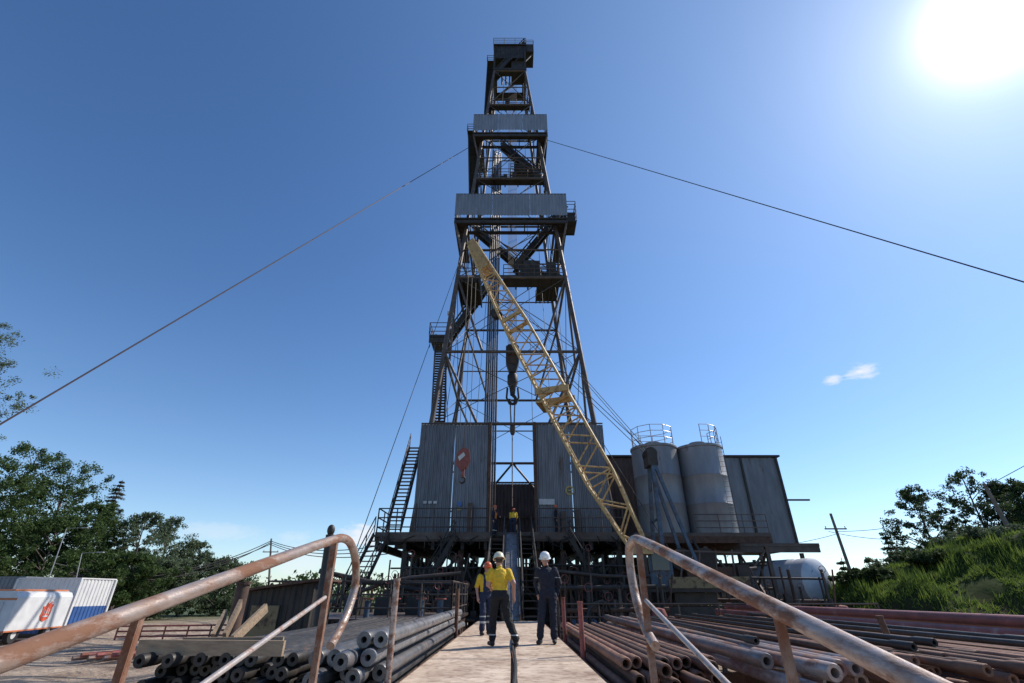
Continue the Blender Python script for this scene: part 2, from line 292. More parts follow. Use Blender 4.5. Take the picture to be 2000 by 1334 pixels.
# ------------------------------------------------------------ trees
def leaves(cs,rad,n,size,flat=.8):
    cs=np.array(cs); N=len(cs)*n; c=np.repeat(cs,n,axis=0); rr=np.repeat(np.array(rad),n)[:,None]
    d=rng.normal(size=(N,3)); d/=np.linalg.norm(d,axis=1)[:,None]; c=c+d*rr*(rng.random((N,1))**.5)*1.1*np.array([1,1,flat])
    u=rng.normal(size=(N,3)); u/=np.linalg.norm(u,axis=1)[:,None]; w=rng.normal(size=(N,3)); w=np.cross(u,w); w/=np.linalg.norm(w,axis=1)[:,None]
    s=size*(.5+.9*rng.random((N,1))); v=np.stack([c-u*s,c-w*s*.5,c+u*s,c+w*s*.5],1).reshape(-1,3)
    return v.tolist(),[(4*i,4*i+1,4*i+2,4*i+3) for i in range(N)]
def tree(name,label,x,y,z,h,w,kind,seed,leafm=LEAFD,size=.16,group=None,f0=0,dens=1.0):
    random.seed(seed); t=thing(name,label,'bush' if name=='bush' else 'tree',(x,y,z),0,group); tr=MB(); cl=[];rd=[]
    if kind=='spruce':
        tr.tube((0,0,-.5),(0,0,h*.97),max(.06,w*.03),.03,n=7); lv=int(h/.5)
        for i in range(lv):
            f=i/lv; zz=h*(.1+.88*f); R=w/2*(1-f)**.8*random.uniform(.7,1.2)
            for k in range(7):
                a=random.uniform(0,6.28); L=R*random.uniform(.7,1.1); e=(math.cos(a)*L,math.sin(a)*L,zz-L*.25)
                tr.tube((0,0,zz),e,.03,.01,n=4)
                for q in(.35,.65,1): cl.append((e[0]*q,e[1]*q,zz-L*.25*q)); rd.append(.22+.1*L)
        v,f=leaves(cl,rd,26,size*.7,.5)
    else:
        B=kind=='broad'; lean=random.uniform(-.03,.03); pts=[(lean*h*k*k+random.uniform(-.1,.1)*k,random.uniform(-.1,.1)*k,-.5+h*.95*k) for k in(0,.25,.5,.75,1)]
        tr.path(pts,max(.1,h*.015),8,.03)
        lob=[random.uniform(0,6.28) for _ in range(4)]
        def Rf(f,a):
            g=(f-f0)/(1-f0); pr=max(0,math.sin(math.pi*min(1,max(0,(g+.12)/1.14)))) **(.6 if B else .8)
            if not B: pr*=1.05-.35*g
            return w/2*pr*(1+.2*math.sin(3*a+lob[0]+7*f)+.14*math.sin(5*a+lob[1]-11*f))
        for i in range(34):
            f=random.uniform(f0+.08*(1-f0),.97); a=random.uniform(0,6.28)
            L=Rf(f,a)*random.uniform(.75,1.1); b=Vector((lean*h*f*f,0,max(.3,h*f*.9-L*.3))); e=Vector((math.cos(a)*L,math.sin(a)*L,h*f*.95+L*.12))
            mid=b.lerp(e,.5)+Vector((0,0,L*.1)); tr.path([b,mid,e],.025+.008*L,5,.01)
            for q in(.55,.75,.92,1.05): cl.append(tuple(b.lerp(e,q)+Vector((random.gauss(0,.12),random.gauss(0,.12),random.gauss(0,.15)))*L*.4)); rd.append(random.uniform(.35,1.0)*w*(.075 if B else .065))
        for i in range(int((190 if B else 120)*dens)):
            f=random.uniform(f0+.04*(1-f0),.98); a=random.uniform(0,6.28); R=Rf(f,a)*random.uniform(.2,1)**.5
            cl.append((math.cos(a)*R,math.sin(a)*R,h*f*.97)); rd.append(random.uniform(.3,1.0)*w*(.075 if B else .062))
        v,f=leaves(cl,rd,int((80 if B else 62)*dens),size,.75)
    tr.build('trunk',BARK,t,local=True,smooth=True); c=MB(); c.v=v; c.f=f; c.build('crown',leafm,t,local=True); random.seed(seed+100); return t
def tpx(px,top,Y,zb=0):
    p=PY(px,top,Y); return p.x,Y,zb,p.z-zb
for nm,lb,px,top,Y,w,kd,lm in [
 ('broadleaf_tree','tall dark tree at the left edge behind the containers',0,892,50,11,'broad',LEAFD),
 ('broadleaf_tree','tallest dark full crowned tree on the left',80,860,56,13,'broad',LEAFD),
 ('broadleaf_tree','dark rounded tree beside the bare topped spruce on its left side',160,893,60,13,'broad',LEAFD),
 ('spruce_tree','thin spruce with brownish sparse top on the left',242,930,62,6.5,'spruce',LEAFS),
 ('broadleaf_tree','dark low tree behind the thin street lamp',130,1000,52,10,'broad',LEAFD),
 ('broadleaf_tree','dark lower tree just left of the brownish spruce',203,975,57,9,'broad',LEAFD),
 ('birch_tree','pale loose tree right of the brownish spruce',298,992,58,9.5,'loose',LEAFM),
 ('birch_tree','pale green tree with thin rounded top among the pale trees',345,1002,64,9.5,'loose',LEAFM),
 ('birch_tree','small pointed pale tree left of the rusty handrail top',388,1050,66,8.5,'loose',LEAFM),
 ('broadleaf_tree','low mid green tree nearest to the timber pile in view',440,1088,66,9,'broad',LEAFM),
 ('broadleaf_tree','low green tree in the gap under the pale trees',325,1085,56,8,'broad',LEAFM),
 ('broadleaf_tree','low dark bush like tree below the pale trees',255,1075,50,8,'broad',LEAFD)]:
    x,y,z,h=tpx(px,top,Y); tree(nm,lb,x,y,z,h,w,kd,int(px*3+top),lm,.125 if kd=='broad' else .105)
for nm,lb,px,top,Y,w,kd,lm in [
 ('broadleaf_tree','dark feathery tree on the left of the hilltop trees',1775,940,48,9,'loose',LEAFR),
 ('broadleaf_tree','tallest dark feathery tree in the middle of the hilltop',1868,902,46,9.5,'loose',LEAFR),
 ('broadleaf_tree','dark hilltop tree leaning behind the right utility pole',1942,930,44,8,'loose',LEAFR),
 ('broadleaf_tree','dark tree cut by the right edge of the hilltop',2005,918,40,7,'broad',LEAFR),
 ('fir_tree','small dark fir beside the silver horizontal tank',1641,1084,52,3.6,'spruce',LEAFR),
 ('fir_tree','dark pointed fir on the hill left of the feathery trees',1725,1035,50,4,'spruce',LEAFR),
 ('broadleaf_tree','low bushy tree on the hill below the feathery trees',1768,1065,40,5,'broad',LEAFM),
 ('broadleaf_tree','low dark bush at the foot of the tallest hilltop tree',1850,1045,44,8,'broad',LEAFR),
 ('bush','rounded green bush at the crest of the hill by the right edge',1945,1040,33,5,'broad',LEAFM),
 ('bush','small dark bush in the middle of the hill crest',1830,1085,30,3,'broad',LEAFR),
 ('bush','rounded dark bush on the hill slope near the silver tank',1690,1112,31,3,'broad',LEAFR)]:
    p=PY(px,top,Y); zb=hillh(p.x,Y) if Y<62 else 0; tree(nm,lb,p.x,Y,zb-.1,p.z-zb,w,kd,int(px+top*5),lm,.1)
tree('birch_tree','birch branches reaching in at the upper left edge',PY(-118,740,26).x,26,0,18.6,8.2,'broad',77,LEAFM,.06,None,.5,1.0)
cl=[];rd=[]
for i in range(420):
    x=-150+300*i/420+random.uniform(-2,2); y=random.uniform(105,135); hh=random.uniform(2.5,5.5)+1.2*math.sin(x*.13)
    for k in range(2): cl.append((x+random.uniform(-1.5,1.5),y,hh*(.35+.5*k))); rd.append(random.uniform(1.5,2.6))
v,f=leaves(cl,rd,45,.42); c=MB(); c.v=v;c.f=f; o=c.build('distant_wood',LEAFD,local=True); tag(o,'dark band of distant wood along the horizon','wood'); o['kind']='stuff'
random.seed(11)
# ------------------------------------------------------------ catwalk, ramp and hand rails
WZ=1.33
cw=thing('catwalk','long raised steel plate walkway leading to the drilling rig','walkway',(0,14,0))
y=3.42
while y<22:
    L=2.95
    for a,b in((-1.39,-.02),(.07,1.17)):
        dz=random.uniform(-.004,.004); MB().bx(a,b,y,min(22.3,y+L),WZ-.03+dz,WZ+dz).build('deck_plate',PLATE,cw)
    y+=L+.015
for x in(-1.41,-.7,.02,.7,1.19): MB().bx(x-.06,x+.06,3.4,22.2,WZ-.28,WZ-.036).build('bearer_beam',RUST,cw)
for yy in np.arange(4,22,3.5):
    MB().bx(-1.42,1.2,yy,yy+.14,WZ-.45,WZ-.285).build('cross_beam',RUST,cw)
    for x in(-1.3,1.1): MB().bx(x-.08,x+.08,yy,yy+.14,-.05,WZ-.455).build('support_post',RUST,cw)
rp=thing('entry_ramp','sloping steel ramp rising to the near end of the walkway','ramp',(0,0,0))
SL=.214
zr=lambda y: WZ-SL*(3.4-y)
m=MB(); m.add([(-1.3,-2.6,zr(-2.6)),(1.1,-2.6,zr(-2.6)),(1.1,3.4,WZ),(-1.3,3.4,WZ)]+[(-1.3,-2.6,zr(-2.6)-.05),(1.1,-2.6,zr(-2.6)-.05),(1.1,3.4,WZ-.05),(-1.3,3.4,WZ-.05)],[(0,1,2,3),(7,6,5,4),(0,4,5,1),(1,5,6,2),(2,6,7,3),(3,7,4,0)]); m.build('ramp_plate',PLATE,rp)
for x in(-1.25,1.05): MB().bar((x,-2.5,zr(-2.5)-.13),(x,3.35,WZ-.13),.1,.14).build('side_beam',RUST,rp)
def handrail(side,label):
    X=-1.1 if side<0 else .785
    far=Vector((X,3.15,2.592)); d=Vector((0,1,.218)); near=far-d*4.6
    t=thing('handrail',label,'handrail',(X,3.15,WZ))
    top=PX(650 if side<0 else 1250,1055,X)
    if side<0: loop=[(668,1051),(682,1058),(691,1078),(695,1105),(694,1140),(684,1180),(668,1220),(645,1262)]
    else: loop=[(1238,1054),(1230,1066),(1229,1085),(1232,1115),(1238,1150),(1248,1190),(1262,1230),(1280,1262)]
    LP=[PX(a,b,X) for a,b in loop]
    LP2=[near,top.lerp(near,.5),top-Vector((0,.25,.05)),top]+LP
    pts=[]
    for i in range(len(LP2)-1):
        p0=LP2[max(i-1,0)];p1=LP2[i];p2=LP2[i+1];p3=LP2[min(i+2,len(LP2)-1)]
        for k in range(4):
            u=k/4; q=.5*((2*p1)+(p2-p0)*u+(2*p0-5*p1+4*p2-p3)*u*u+(3*p1-p0-3*p2+p3)*u**3) if i>2 else p1.lerp(p2,u)
            pts.append(q)
    pts.append(LP2[-1])
    MB().path(pts,.0265,18).build('top_rail',RAILP,t,smooth=True)
    zt=lambda y: far.z+.218*(y-3.15)
    for yy,a_ in((3.2,.017),(1.62,.0115),(0.0,.0115)):
        zb=zr(yy); c_=.005
        m=MB(); m.bx(X-a_,X+a_,yy-a_,yy-a_+c_,zb,zt(yy)-.015); m.bx(X+a_-c_,X+a_,yy-a_+c_+.001,yy+a_,zb,zt(yy)-.015); m.bx(X-a_,X-a_+c_,yy-a_+c_+.001,yy+a_,zb,zt(yy)-.015); m.build('post',POSTM,t)
        MB().bx(X-.05,X+.05,yy-.07,yy+.07,zb,zb+.012).build('base_plate',RUST,t)
    z1=PX(640 if side<0 else 1275,1165 if side<0 else 1172,X)
    a=Vector((X,3.2,z1.z)); MB().tube(a,a-Vector((0,4.4,4.4*.24)),.012,n=10).build('mid_rail',RAILW,t,smooth=True)
    a=Vector((X,3.2,1.83)); MB().tube(a,a-Vector((0,4.3,4.3*.22)),.012,n=10).build('lower_rail',RAILW,t,smooth=True)
handrail(-1,'rust flecked pipe handrail with a looped end on the left of the walkway')
handrail(1,'rust flecked pipe handrail with a looped end on the right of the walkway')
tag(MB().path([(.03+.025*math.sin(y*.9),y,WZ+.026) for y in np.arange(3.6,17,.4)],.026,8).build('hose',RUBBER,smooth=True),'thin black hose lying along the centre seam of the walkway','hose')
for x,y,z0,z1,r,mt,lb in [(-1.47,6.9,.0,2.45,.04,RAILP,'pale round stake post beside the grey pipe stack'),(-1.5,15,0,2.4,.05,RUST,'rusty stake post at the far end of the grey pipe stack'),(1.28,10.1,0,2.15,.045,REDP,'short reddish stake post on the right edge of the walkway'),(1.3,13.6,0,2.2,.045,REDP,'farther reddish stake post on the right edge of the walkway'),(6.4,9.2,0,1.95,.05,RUST,'rusty leaning stake among the maroon pipes')]:
    l=.25 if x>5 else .02
    t=thing('stake_post',lb,'post',(x,y,0)); MB().tube((x,y,z0),(x-l,y,z1),r,n=12).build('shaft',mt,t,smooth=True); MB().lathe([(0,0),(r*1.15,0),(r*1.15,.03),(0,.03)],(x-l,y,z1+.001),n=12).build('end_cap',mt,t)
# ------------------------------------------------------------ pipe piles
def pipe_mesh(name,r,L,mt,j=1.25,bore=.5):
    b=r*bore
    pr=[(0,.3),(b,.3),(b,.02),(b+.006,0),(r*j*.93,0),(r*j,.015),(r*j,.33),(r,.42),(r,L-.42),(r*j,L-.33),(r*j,L),(b,L),(b,L-.3),(0,L-.3)]
    mb=MB(); mb.lathe(pr,(0,0,0),(0,1,0),16); return mb.build(name,mt,local=True,smooth=True)
def pile(name,label,cat,group,r,L,mt,pos,j=1.25,jit=.25,y0=6.5,bore=.5,ang=.005):
    first=None
    for (x,z) in pos:
        y=y0+random.uniform(-jit,jit)
        if first is None: o=pipe_mesh(name,r,L,mt,j,bore); first=o
        else: o=first.copy(); C.objects.link(o)
        o.location=(x,y,z); o.rotation_euler=(random.uniform(-.002,.002),random.uniform(0,6.28),random.uniform(-ang,ang)); tag(o,label,cat,group)
P=[]
for k,n in((0,2),(1,4),(2,4),(3,5),(4,5)):
    for i in range(n): P.append((-1.63-.2*i-(.1 if k%2 else 0),1.80-.178*k))
pile('drill_collar','thick grey drill pipe in the pile touching the left side of the walkway','pipe','thick grey pipes left of the walkway',.081,10.6,PIPEG,P,1.17,.4,6.8,.38,.006)
P=[]
for k in range(5):
    for i in range(12-k%2): P.append((-2.65-.158*i-(.079 if k%2 else 0),1.60-.137*k))
pile('drill_pipe','dark pipe in the wide low stack under the loose planks','pipe','dark pipes under the planks',.058,9.8,PIPED,P,1.3,.3,7.0,.4,.006)
P=[]
for k in range(4):
    for i in range(8-k%2): P.append((1.48+.165*i+(.083 if k%2 else 0),1.50-.143*k))
pile('casing_pipe','rust brown pipe in the stack touching the right side of the walkway','pipe','rust brown pipes right of the walkway',.067,8.6,PIPER,P,1.12,.6,7.0,.65,.01)
P=[(3.0+.24*i,1.60) for i in range(3)]+[(3.85+.2*i,1.56) for i in range(2)]+[(3.1+.22*i,1.42) for i in range(5)]
pile('casing_pipe','pale worn pipe between the rust brown and the maroon pipes','pipe','pale worn pipes on the right rack',.078,11.5,PIPEL,P,1.1,.6,6.3,.5,.015)
P=[]
for k in range(3):
    for i in range(24):
        if k==0 and random.random()<.3: continue
        P.append((4.5+.14*i+(.07 if k%2 else 0),1.62-.118*k))
pile('tubing_pipe','thin reddish pipe in the wide layer on the right rack','pipe','thin reddish pipes on the right rack',.045,10.5,PIPER,P,1.3,.7,6.4,.5,.01)
pile('flow_pipe','thick maroon pipe with pale patches at the far right of the rack','pipe','thick maroon pipes at the far right',.1,14,PIPEM,[(8.0,1.72),(8.35,1.72),(8.7,1.72),(8.15,1.9)],1.1,.5,6.8,.5,.015)
pile('dark_tubing','thin dark pipe lying loosely across the reddish pipes','pipe','thin dark pipes loose on top of the right rack',.04,9.5,PIPED,[(3.3,1.74),(4.9,1.73),(5.6,1.73),(6.6,1.73),(7.2,1.73)],1.3,.9,7.2,.5,.06)
for xa,xb,lb,zt in((-5.0,-1.5,'steel rack under the pipes left of the walkway',.93),(1.3,9.2,'steel rack under the pipes right of the walkway',.9)):
    t=thing('pipe_rack',lb,'rack',((xa+xb)/2,12,0))
    for yy in(8,11.5,15):
        MB().bx(xa,xb,yy,yy+.2,zt-.24,zt).build('cross_beam',RUST,t)
        for xx in np.linspace(xa+.3,xb-.3,3 if xa<0 else 5): MB().bx(xx-.1,xx+.1,yy+.02,yy+.18,-.05,zt-.245).build('leg',RUST,t)
for i,(a,b,w,h,lb) in enumerate([((-4.6,6.95,1.72),(-2.75,6.8,1.72),.16,.05,'wide plank lying across the dark pipe stack'),((-4.4,7.5,1.72),(-3.1,7.6,1.72),.13,.05,'shorter plank lying behind the wide plank'),
   (PY(455,1250,9.5),PY(520,1187,10.2),.16,.06,'plank leaning up to the right behind the dark pipe stack'),(PY(415,1248,10),PY(440,1200,10.5),.2,.06,'plank leaning beside the rusty steel post'),(PY(438,1245,10),PY(470,1178,10.6),.18,.06,'taller plank propped against the rusty post'),
   (PY(280,1276,9),PY(372,1283,8.6),.14,.06,'loose plank lying left of the dark pipe stack')]):
    tag(MB().bar(a,b,h,w).build('plank',WOOD),lb,'plank')
tag(MB().bar((-5.6,10.5,.02),(-4.9,10.6,.02),.3,.2).build('timber_block',WOOD),'timber block on the mud left of the pipe rack','timber')
t=thing('steel_post','thick rusty post standing behind the leaning planks','post',tuple(PY(452,1300,11))[:2]+(0,))
a=PY(450,1245,11); b=PY(476,1142,11.5); MB().tube((a.x,a.y,0),b,.13,n=12).build('shaft',RUSTD,t,smooth=True); MB().tube(b,b+Vector((0,0,.06)),.16,n=12).build('flange',RUSTD,t)
m=MB(); vs=[];fs=[];n=26
for j in range(n):
    for i in range(n):
        x=-9.2+3.8*i/(n-1); y=8.6+3*j/(n-1); e=max(0,1-((x+7.3)/1.9)**2-((y-10.1)/1.5)**2); vs.append((x,y,-.06+e*(.75+.5*noise.noise(Vector((x*2,y*2,0)))+.25*noise.noise(Vector((x*5,y*5,7))))))
for j in range(n-1):
    for i in range(n-1): fs.append((j*n+i,j*n+i+1,(j+1)*n+i+1,(j+1)*n+i))
m.add(vs,fs); tag(m.build('mud_heap',MUD,smooth=False),'heap of dug brown soil left of the dark pipes','heap')
# ------------------------------------------------------------ derrick
YC=38.5; DZ=5.5
def wz(z): return 5.8-.0832*(z-13)
def xc(z): return .12-.0075*(z-5)
def LG(sx,sy,z): return Vector((xc(z)+sx*wz(z),YC+sy*wz(z),z))
dk=thing('drilling_derrick','tall dark lattice drilling tower with two corrugated balconies','tower',(0.1,YC,DZ))
for sx in(-1,1):
    for sy in(-1,1): 
        MB().tube(LG(sx,sy,DZ),LG(sx,sy,60),.2,.15,n=10).build('leg',STEEL,dk,smooth=True)
LV=[5.6,13,19,26.5,33,39.5,46.1,52.5,59.8]
def faces(): return [((-1,-1),(1,-1)),((-1,1),(1,1)),((-1,-1),(-1,1)),((1,-1),(1,1))]
for i,z in enumerate(LV[1:]):
    for a,b in faces(): MB().tube(LG(*a,z),LG(*b,z),.12,n=8).build('girt',STEEL,dk,smooth=True)
    if i in(0,1): MB().tube(LG(-1,1,z+3),LG(1,1,z+3),.06,n=6).build('girt',STEEL,dk,smooth=True)
for i in range(len(LV)-1):
    z0,z1=LV[i],LV[i+1]
    for fi,(a,b) in enumerate(faces()):
        if i==0:
            c=(LG(*a,z1)+LG(*b,z1))/2
            if fi!=0:
                for e in(a,b): MB().tube(LG(*e,z0),c,.1,n=7).build('knee_brace',STEEL,dk,smooth=True)
        elif i in(1,2):
            MB().tube(LG(*a,z0),LG(*b,z1),.03,n=5).build('tie_rod',STEEL,dk); MB().tube(LG(*b,z0),LG(*a,z1),.03,n=5).build('tie_rod',STEEL,dk)
            q=(LG(*a,z0)*.72+LG(*b,z0)*.28); MB().tube(LG(*a,z1),q,.1,n=7).build('knee_brace',STEEL,dk,smooth=True)
            q=(LG(*b,z0)*.72+LG(*a,z0)*.28); MB().tube(LG(*b,z1),q,.1,n=7).build('knee_brace',STEEL,dk,smooth=True)
        else:
            MB().tube(LG(*a,z0),LG(*b,z1),.04,n=5).build('tie_rod',STEEL,dk); MB().tube(LG(*b,z0),LG(*a,z1),.04,n=5).build('tie_rod',STEEL,dk)
            zm=(z0+z1)/2; MB().tube(LG(*a,zm),LG(*b,zm),.07,n=6).build('girt',STEEL,dk)
            if fi>=2: MB().tube(LG(*a,z0),LG(*b,z1),.09,n=6).build('knee_brace',STEEL,dk)
def balcony(z0,z1,ho,name='balcony'):
    X=xc(z0); fl=MB(); z=z0-.25; s_=.9
    fl.bx(X-ho,X+ho,YC-ho,YC-ho+s_,z-.12,z); fl.bx(X-ho,X-ho+s_,YC-ho+s_,YC+1.5,z-.12,z); fl.bx(X+ho-s_,X+ho,YC-ho+s_,YC+1.5,z-.12,z)
    f=fl.build(name,BLACKST,dk)
    b=MB()
    for k in range(9):
        xx=X-ho+.1+(2*ho-.2)*k/8; b.bx(xx-.05,xx+.05,YC-ho+.05,YC-ho+1.6,z-.3,z-.125)
    for yy in(YC-ho,YC-ho+1.5): b.bx(X-ho,X+ho,yy,yy+.15,z-.62,z-.305)
    for xx in(X-ho,X+ho-.15): b.bx(xx,xx+.15,YC-ho+.2,YC+1.5,z-.62,z-.305)
    b.build('floor_beam',BLACKST,f)
    k=3
    for q in range(k):
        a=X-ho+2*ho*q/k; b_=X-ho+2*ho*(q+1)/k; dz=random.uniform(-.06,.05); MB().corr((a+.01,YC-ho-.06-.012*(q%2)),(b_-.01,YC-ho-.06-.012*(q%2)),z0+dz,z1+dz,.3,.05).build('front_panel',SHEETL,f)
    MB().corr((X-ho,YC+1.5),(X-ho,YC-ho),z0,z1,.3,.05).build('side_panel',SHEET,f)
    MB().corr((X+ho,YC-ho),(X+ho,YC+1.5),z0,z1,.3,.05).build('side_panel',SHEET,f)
    m=MB()
    for s in(-1,1):
        for yy in(YC-ho+.03,YC+1.4): m.bx(X+s*ho-s*.1-.04,X+s*ho-s*.1+.04,yy,yy+.08,z0-.2,z1+.05)
        m.bar((X+s*ho-s*.1,YC-ho,z1+.04),(X+s*ho-s*.1,YC+1.5,z1+.04),.06)
    m.bar((X-ho,YC-ho,z1+.06),(X+ho,YC-ho,z1+.06),.07)
    for s in(-1,1): m.bar((X+s*(ho-.1),YC-(ho-.1),z-.5),LG(s,-1,z-3.4),.16); m.bar((X+s*(ho-.1),YC+1.2,z-.5),LG(s,-.2,z-3.0),.14)
    m.build('frame',STEEL,f); return f
fA=balcony(33.1,35.7,5.2); fB=balcony(46.2,48.7,4.0)
m=MB(); c=PY(1114,418,34); m.bx(c.x-.55,c.x+.55,34,36,c.z-.9,c.z-.75)
for i in(-.55,.55):
    for j in(34,36): m.tube((c.x+i,j,c.z-.8),(c.x+i,j,c.z+1.6),.03)
for zz in(0,.6,1.2,1.6): m.tube((c.x-.55,34,c.z+zz),(c.x+.55,34,c.z+zz),.03); m.tube((c.x+.55,34,c.z+zz),(c.x+.55,36,c.z+zz),.03)
m.bx(c.x-.5,c.x+.45,34.1,35.9,c.z-.7,c.z+.3); m.build('escape_cage',BLACKST,dk)
def inner(z,x0,x1,y0,y1,h=1.1,boxes=4,tall=.8):
    w=wz(z); X=xc(z); m=MB(); m.bx(X+x0*w,X+x1*w,YC+y0*w,YC+y1*w,z-.1,z)
    for k in range(6):
        xx=X+(x0+(x1-x0)*k/5)*w; m.bx(xx-.06,xx+.06,YC+y0*w,YC+y1*w,z-.35,z-.105)
    f=m.build('work_platform',BLACKST,dk)
    railing(f,[(X+x0*w,YC+y0*w,z),(X+x1*w,YC+y0*w,z),(X+x1*w,YC+y1*w,z),(X+x0*w,YC+y1*w,z)],h,STEEL,.035)
    for k in range(boxes):
        xx=X+random.uniform(x0+.1,x1-.1)*w; yy=YC+random.uniform(y0+.1,y1-.1)*w; s=random.uniform(.3,tall)
        MB().box((xx,yy,z+s+.01),(s*.9,s*.9,s*2)).build('winch_box',BLACKST,f)
    return f
inner(26.7,-.15,1,-1,-.65,1.2,9,1.0); inner(26.4,-1,-.6,-1,-.1,1.1,1); inner(28.6,.55,1,-.5,.5,1.2,3); inner(39.7,-.9,.95,-1,-.72,1.2,5); inner(42.2,0,.9,-.6,-.25,1.2,5); inner(52.6,-.9,.9,-1,-.7,1,1); inner(30.2,.1,.9,-.1,.3,1,3)
stairs(dk,PY(855,826,34.5),PY(861,672,37.5),1.0,(1,0,0),BLACKST,hv=1.5)
c=PY(858,668,38); m=MB(); m.bx(c.x-.7,c.x+1.0,36.6,39.4,c.z-.2,c.z); f=m.build('landing',BLACKST,dk); railing(f,[(c.x-.7,39.4,c.z),(c.x-.7,36.6,c.z),(c.x+1,36.6,c.z)],1.2,STEEL,.035)
m=MB(); m.bx(c.x-.7,c.x+1,36.7,36.8,c.z-.7,c.z-.205)
for k in range(6): a=c+Vector((-.6+.28*k,-1.25,-.1)); m.tube(a,a-Vector((0,0,1.1)),.03,n=5)
m.build('landing_skirt',BLACKST,dk)
stairs(dk,PY(872,672,38.2),PY(950,562,38.2),.9,(0,1,0),BLACKST,hv=2.0)
stairs(dk,PY(1005,528,38),PY(1105,408,38),.9,(0,1,0),BLACKST,hv=2.0); stairs(dk,PY(1010,520,40),PY(925,448,40),.9,(0,1,0),BLACKST,hv=2.0)
stairs(dk,PY(925,380,35.5),PY(922,268,38.2),.85,(1,0,0),BLACKST,hv=1.7); stairs(dk,PY(1050,345,39),PY(980,285,39),.8,(0,1,0),BLACKST,hv=2.0)
stairs(dk,PY(953,222,36.5),PY(958,132,38.2),.8,(1,0,0),BLACKST,hv=1.7); stairs(dk,PY(968,150,37.0),PY(1024,90,37.0),.8,(0,1,0),BLACKST,hv=2.0)
for px,py,w in((922,266,.5),(958,130,.4)):
    c=PY(px,py,38.4); m=MB(); m.bx(c.x-w,c.x+w*1.4,37.6,39.2,c.z-.12,c.z); f=m.build('landing',BLACKST,dk); railing(f,[(c.x-w,39.2,c.z),(c.x-w,37.6,c.z),(c.x+w*1.4,37.6,c.z)],1.1,STEEL,.035)
z=59.8; X=xc(z); m=MB(); m.bx(X-2.1,X+2.1,YC-2.1,YC-1.2,z,z+.35); m.bx(X-2.1,X+2.1,YC+1.2,YC+2.1,z,z+.35)
for s in(-1,1): m.bx(X+s*1.85-.25,X+s*1.85+.25,YC-1.25,YC+1.25,z+.02,z+.33)
f=m.build('crown_platform',BLACKST,dk)
m=MB()
for s in(-1,1):
    for sy in(-1,1): m.bar((X+s*1.95,YC+sy*1.9,z+.3),(X+s*1.95,YC+sy*1.9,z+5.0),.2)
m.bar((X-1.9,YC+1.9,z+.3),(X+1.9,YC+1.9,z+4.6),.18); m.bar((X+1.9,YC-1.9,z+.3),(X+1.9,YC+1.9,z+4.6),.14); m.bar((X-1.9,YC-1.9,z+4.6),(X-1.9,YC+1.9,z+.4),.14)
m.build('crown_frame',BLACKST,f)
MB().corr((X-2,YC-1.97),(X+1.95,YC-1.97),z+2.6,z+5.2,.3,.05).build('crown_panel',BLACKST,f)
MB().bx(X+.2,X+1.9,YC-1.6,YC+.2,z+.4,z+2.6).build('crown_motor',BLACKST,f)
MB().bx(X-2.1,X+2.1,YC-2.1,YC+2.1,z+5.2,z+5.45).build('crown_deck',BLACKST,f)
railing(f,[(X-2.1,YC+2.1,z+5.45),(X-2.1,YC-2.1,z+5.45),(X+2.1,YC-2.1,z+5.45),(X+2.1,YC+2.1,z+5.45)],1.2,STEEL,.035,1.2)
for k in range(5): 
    xx=X-1+.5*k; MB().lathe([(0,-.07),(.55,-.07),(.6,-.09),(.55,0),(.6,.09),(.55,.07),(0,.07)],(xx,YC,z+1.1),(1,0,0),20).build('crown_sheave',STEEL,f,smooth=True)
m=MB(); m.bx(X+2.11,X+3.1,YC-1.6,YC+.6,z+4.6,z+6.2); m.bar((X+1.9,YC-1.2,z+3),(X+2.9,YC-1.2,z+4.6),.15); m.build('crown_cabin',BLACKST,f)
railing(f,[(X+2.15,YC-1.6,z+6.2),(X+3.1,YC-1.6,z+6.2),(X+3.1,YC+.6,z+6.2)],.9,STEEL,.03,1)
for k in range(6):
    x=-2.15+.17*k; y=35.9+.12*(k%2); tag(MB().tube((x,y,DZ+.2),(x+.1,y+.3,45+random.uniform(-.5,.5)),.075,n=8).build('drill_stand',STEEL if k%2 else PIPEG,smooth=True),'tall drill pipe stand racked upright inside the tower','pipe','drill pipe stands racked in the tower')
tb=thing('travelling_block','rusty travelling block with hook hanging inside the tower','pulley block',(0.05,YC,14.5))
zt=PY(1001,676,YC).z
m=MB(); m.prism([(-.55,zt-.2),(-.28,zt),(.38,zt),(.62,zt-.2),(.62,zt-1.7),(.35,zt-2.7),(-.25,zt-2.7),(-.55,zt-1.7)],YC-.4,YC+.4); m.build('block_housing',BLACKST,tb)
for k in range(3): MB().lathe([(0,-.06),(.58,-.06),(.58,.06),(0,.06)],(-.28+.3*k,YC-.1,zt-.75),(1,0,0),20).build('sheave',RUSTD,tb,smooth=True)
MB().box((.05,YC-.42,zt-1.4),(.6,.03,1.1)).build('cheek_plate',RUSTD,tb)
MB().lathe([(0,0),(.28,0),(.46,-.25),(.46,-1.0),(.28,-1.4),(.2,-2.1),(0,-2.1)],(.05,YC,zt-2.7),n=16).build('hook_body',BLACKST,tb,smooth=True)
zz=zt-5.0; pts=[(.05+.26*math.sin(g),YC,zz-.2+.38*math.cos(g)) for g in np.linspace(-.2,4.9,16)]; MB().path(pts,.16,8,.11).build('hook',BLACKST,tb,smooth=True)
for s in(-1,1):
    MB().path([(.05+s*.45,YC,zz+.9),(.05+s*.52,YC,zz),(.05+s*.25,YC,zz-.6)],.09,7).build('side_horn',BLACKST,tb,smooth=True); MB().tube((.05+s*.2,YC,zz-.4),(.05+s*.12,YC,zz-2.6),.06,n=6).build('link',STEEL,tb)
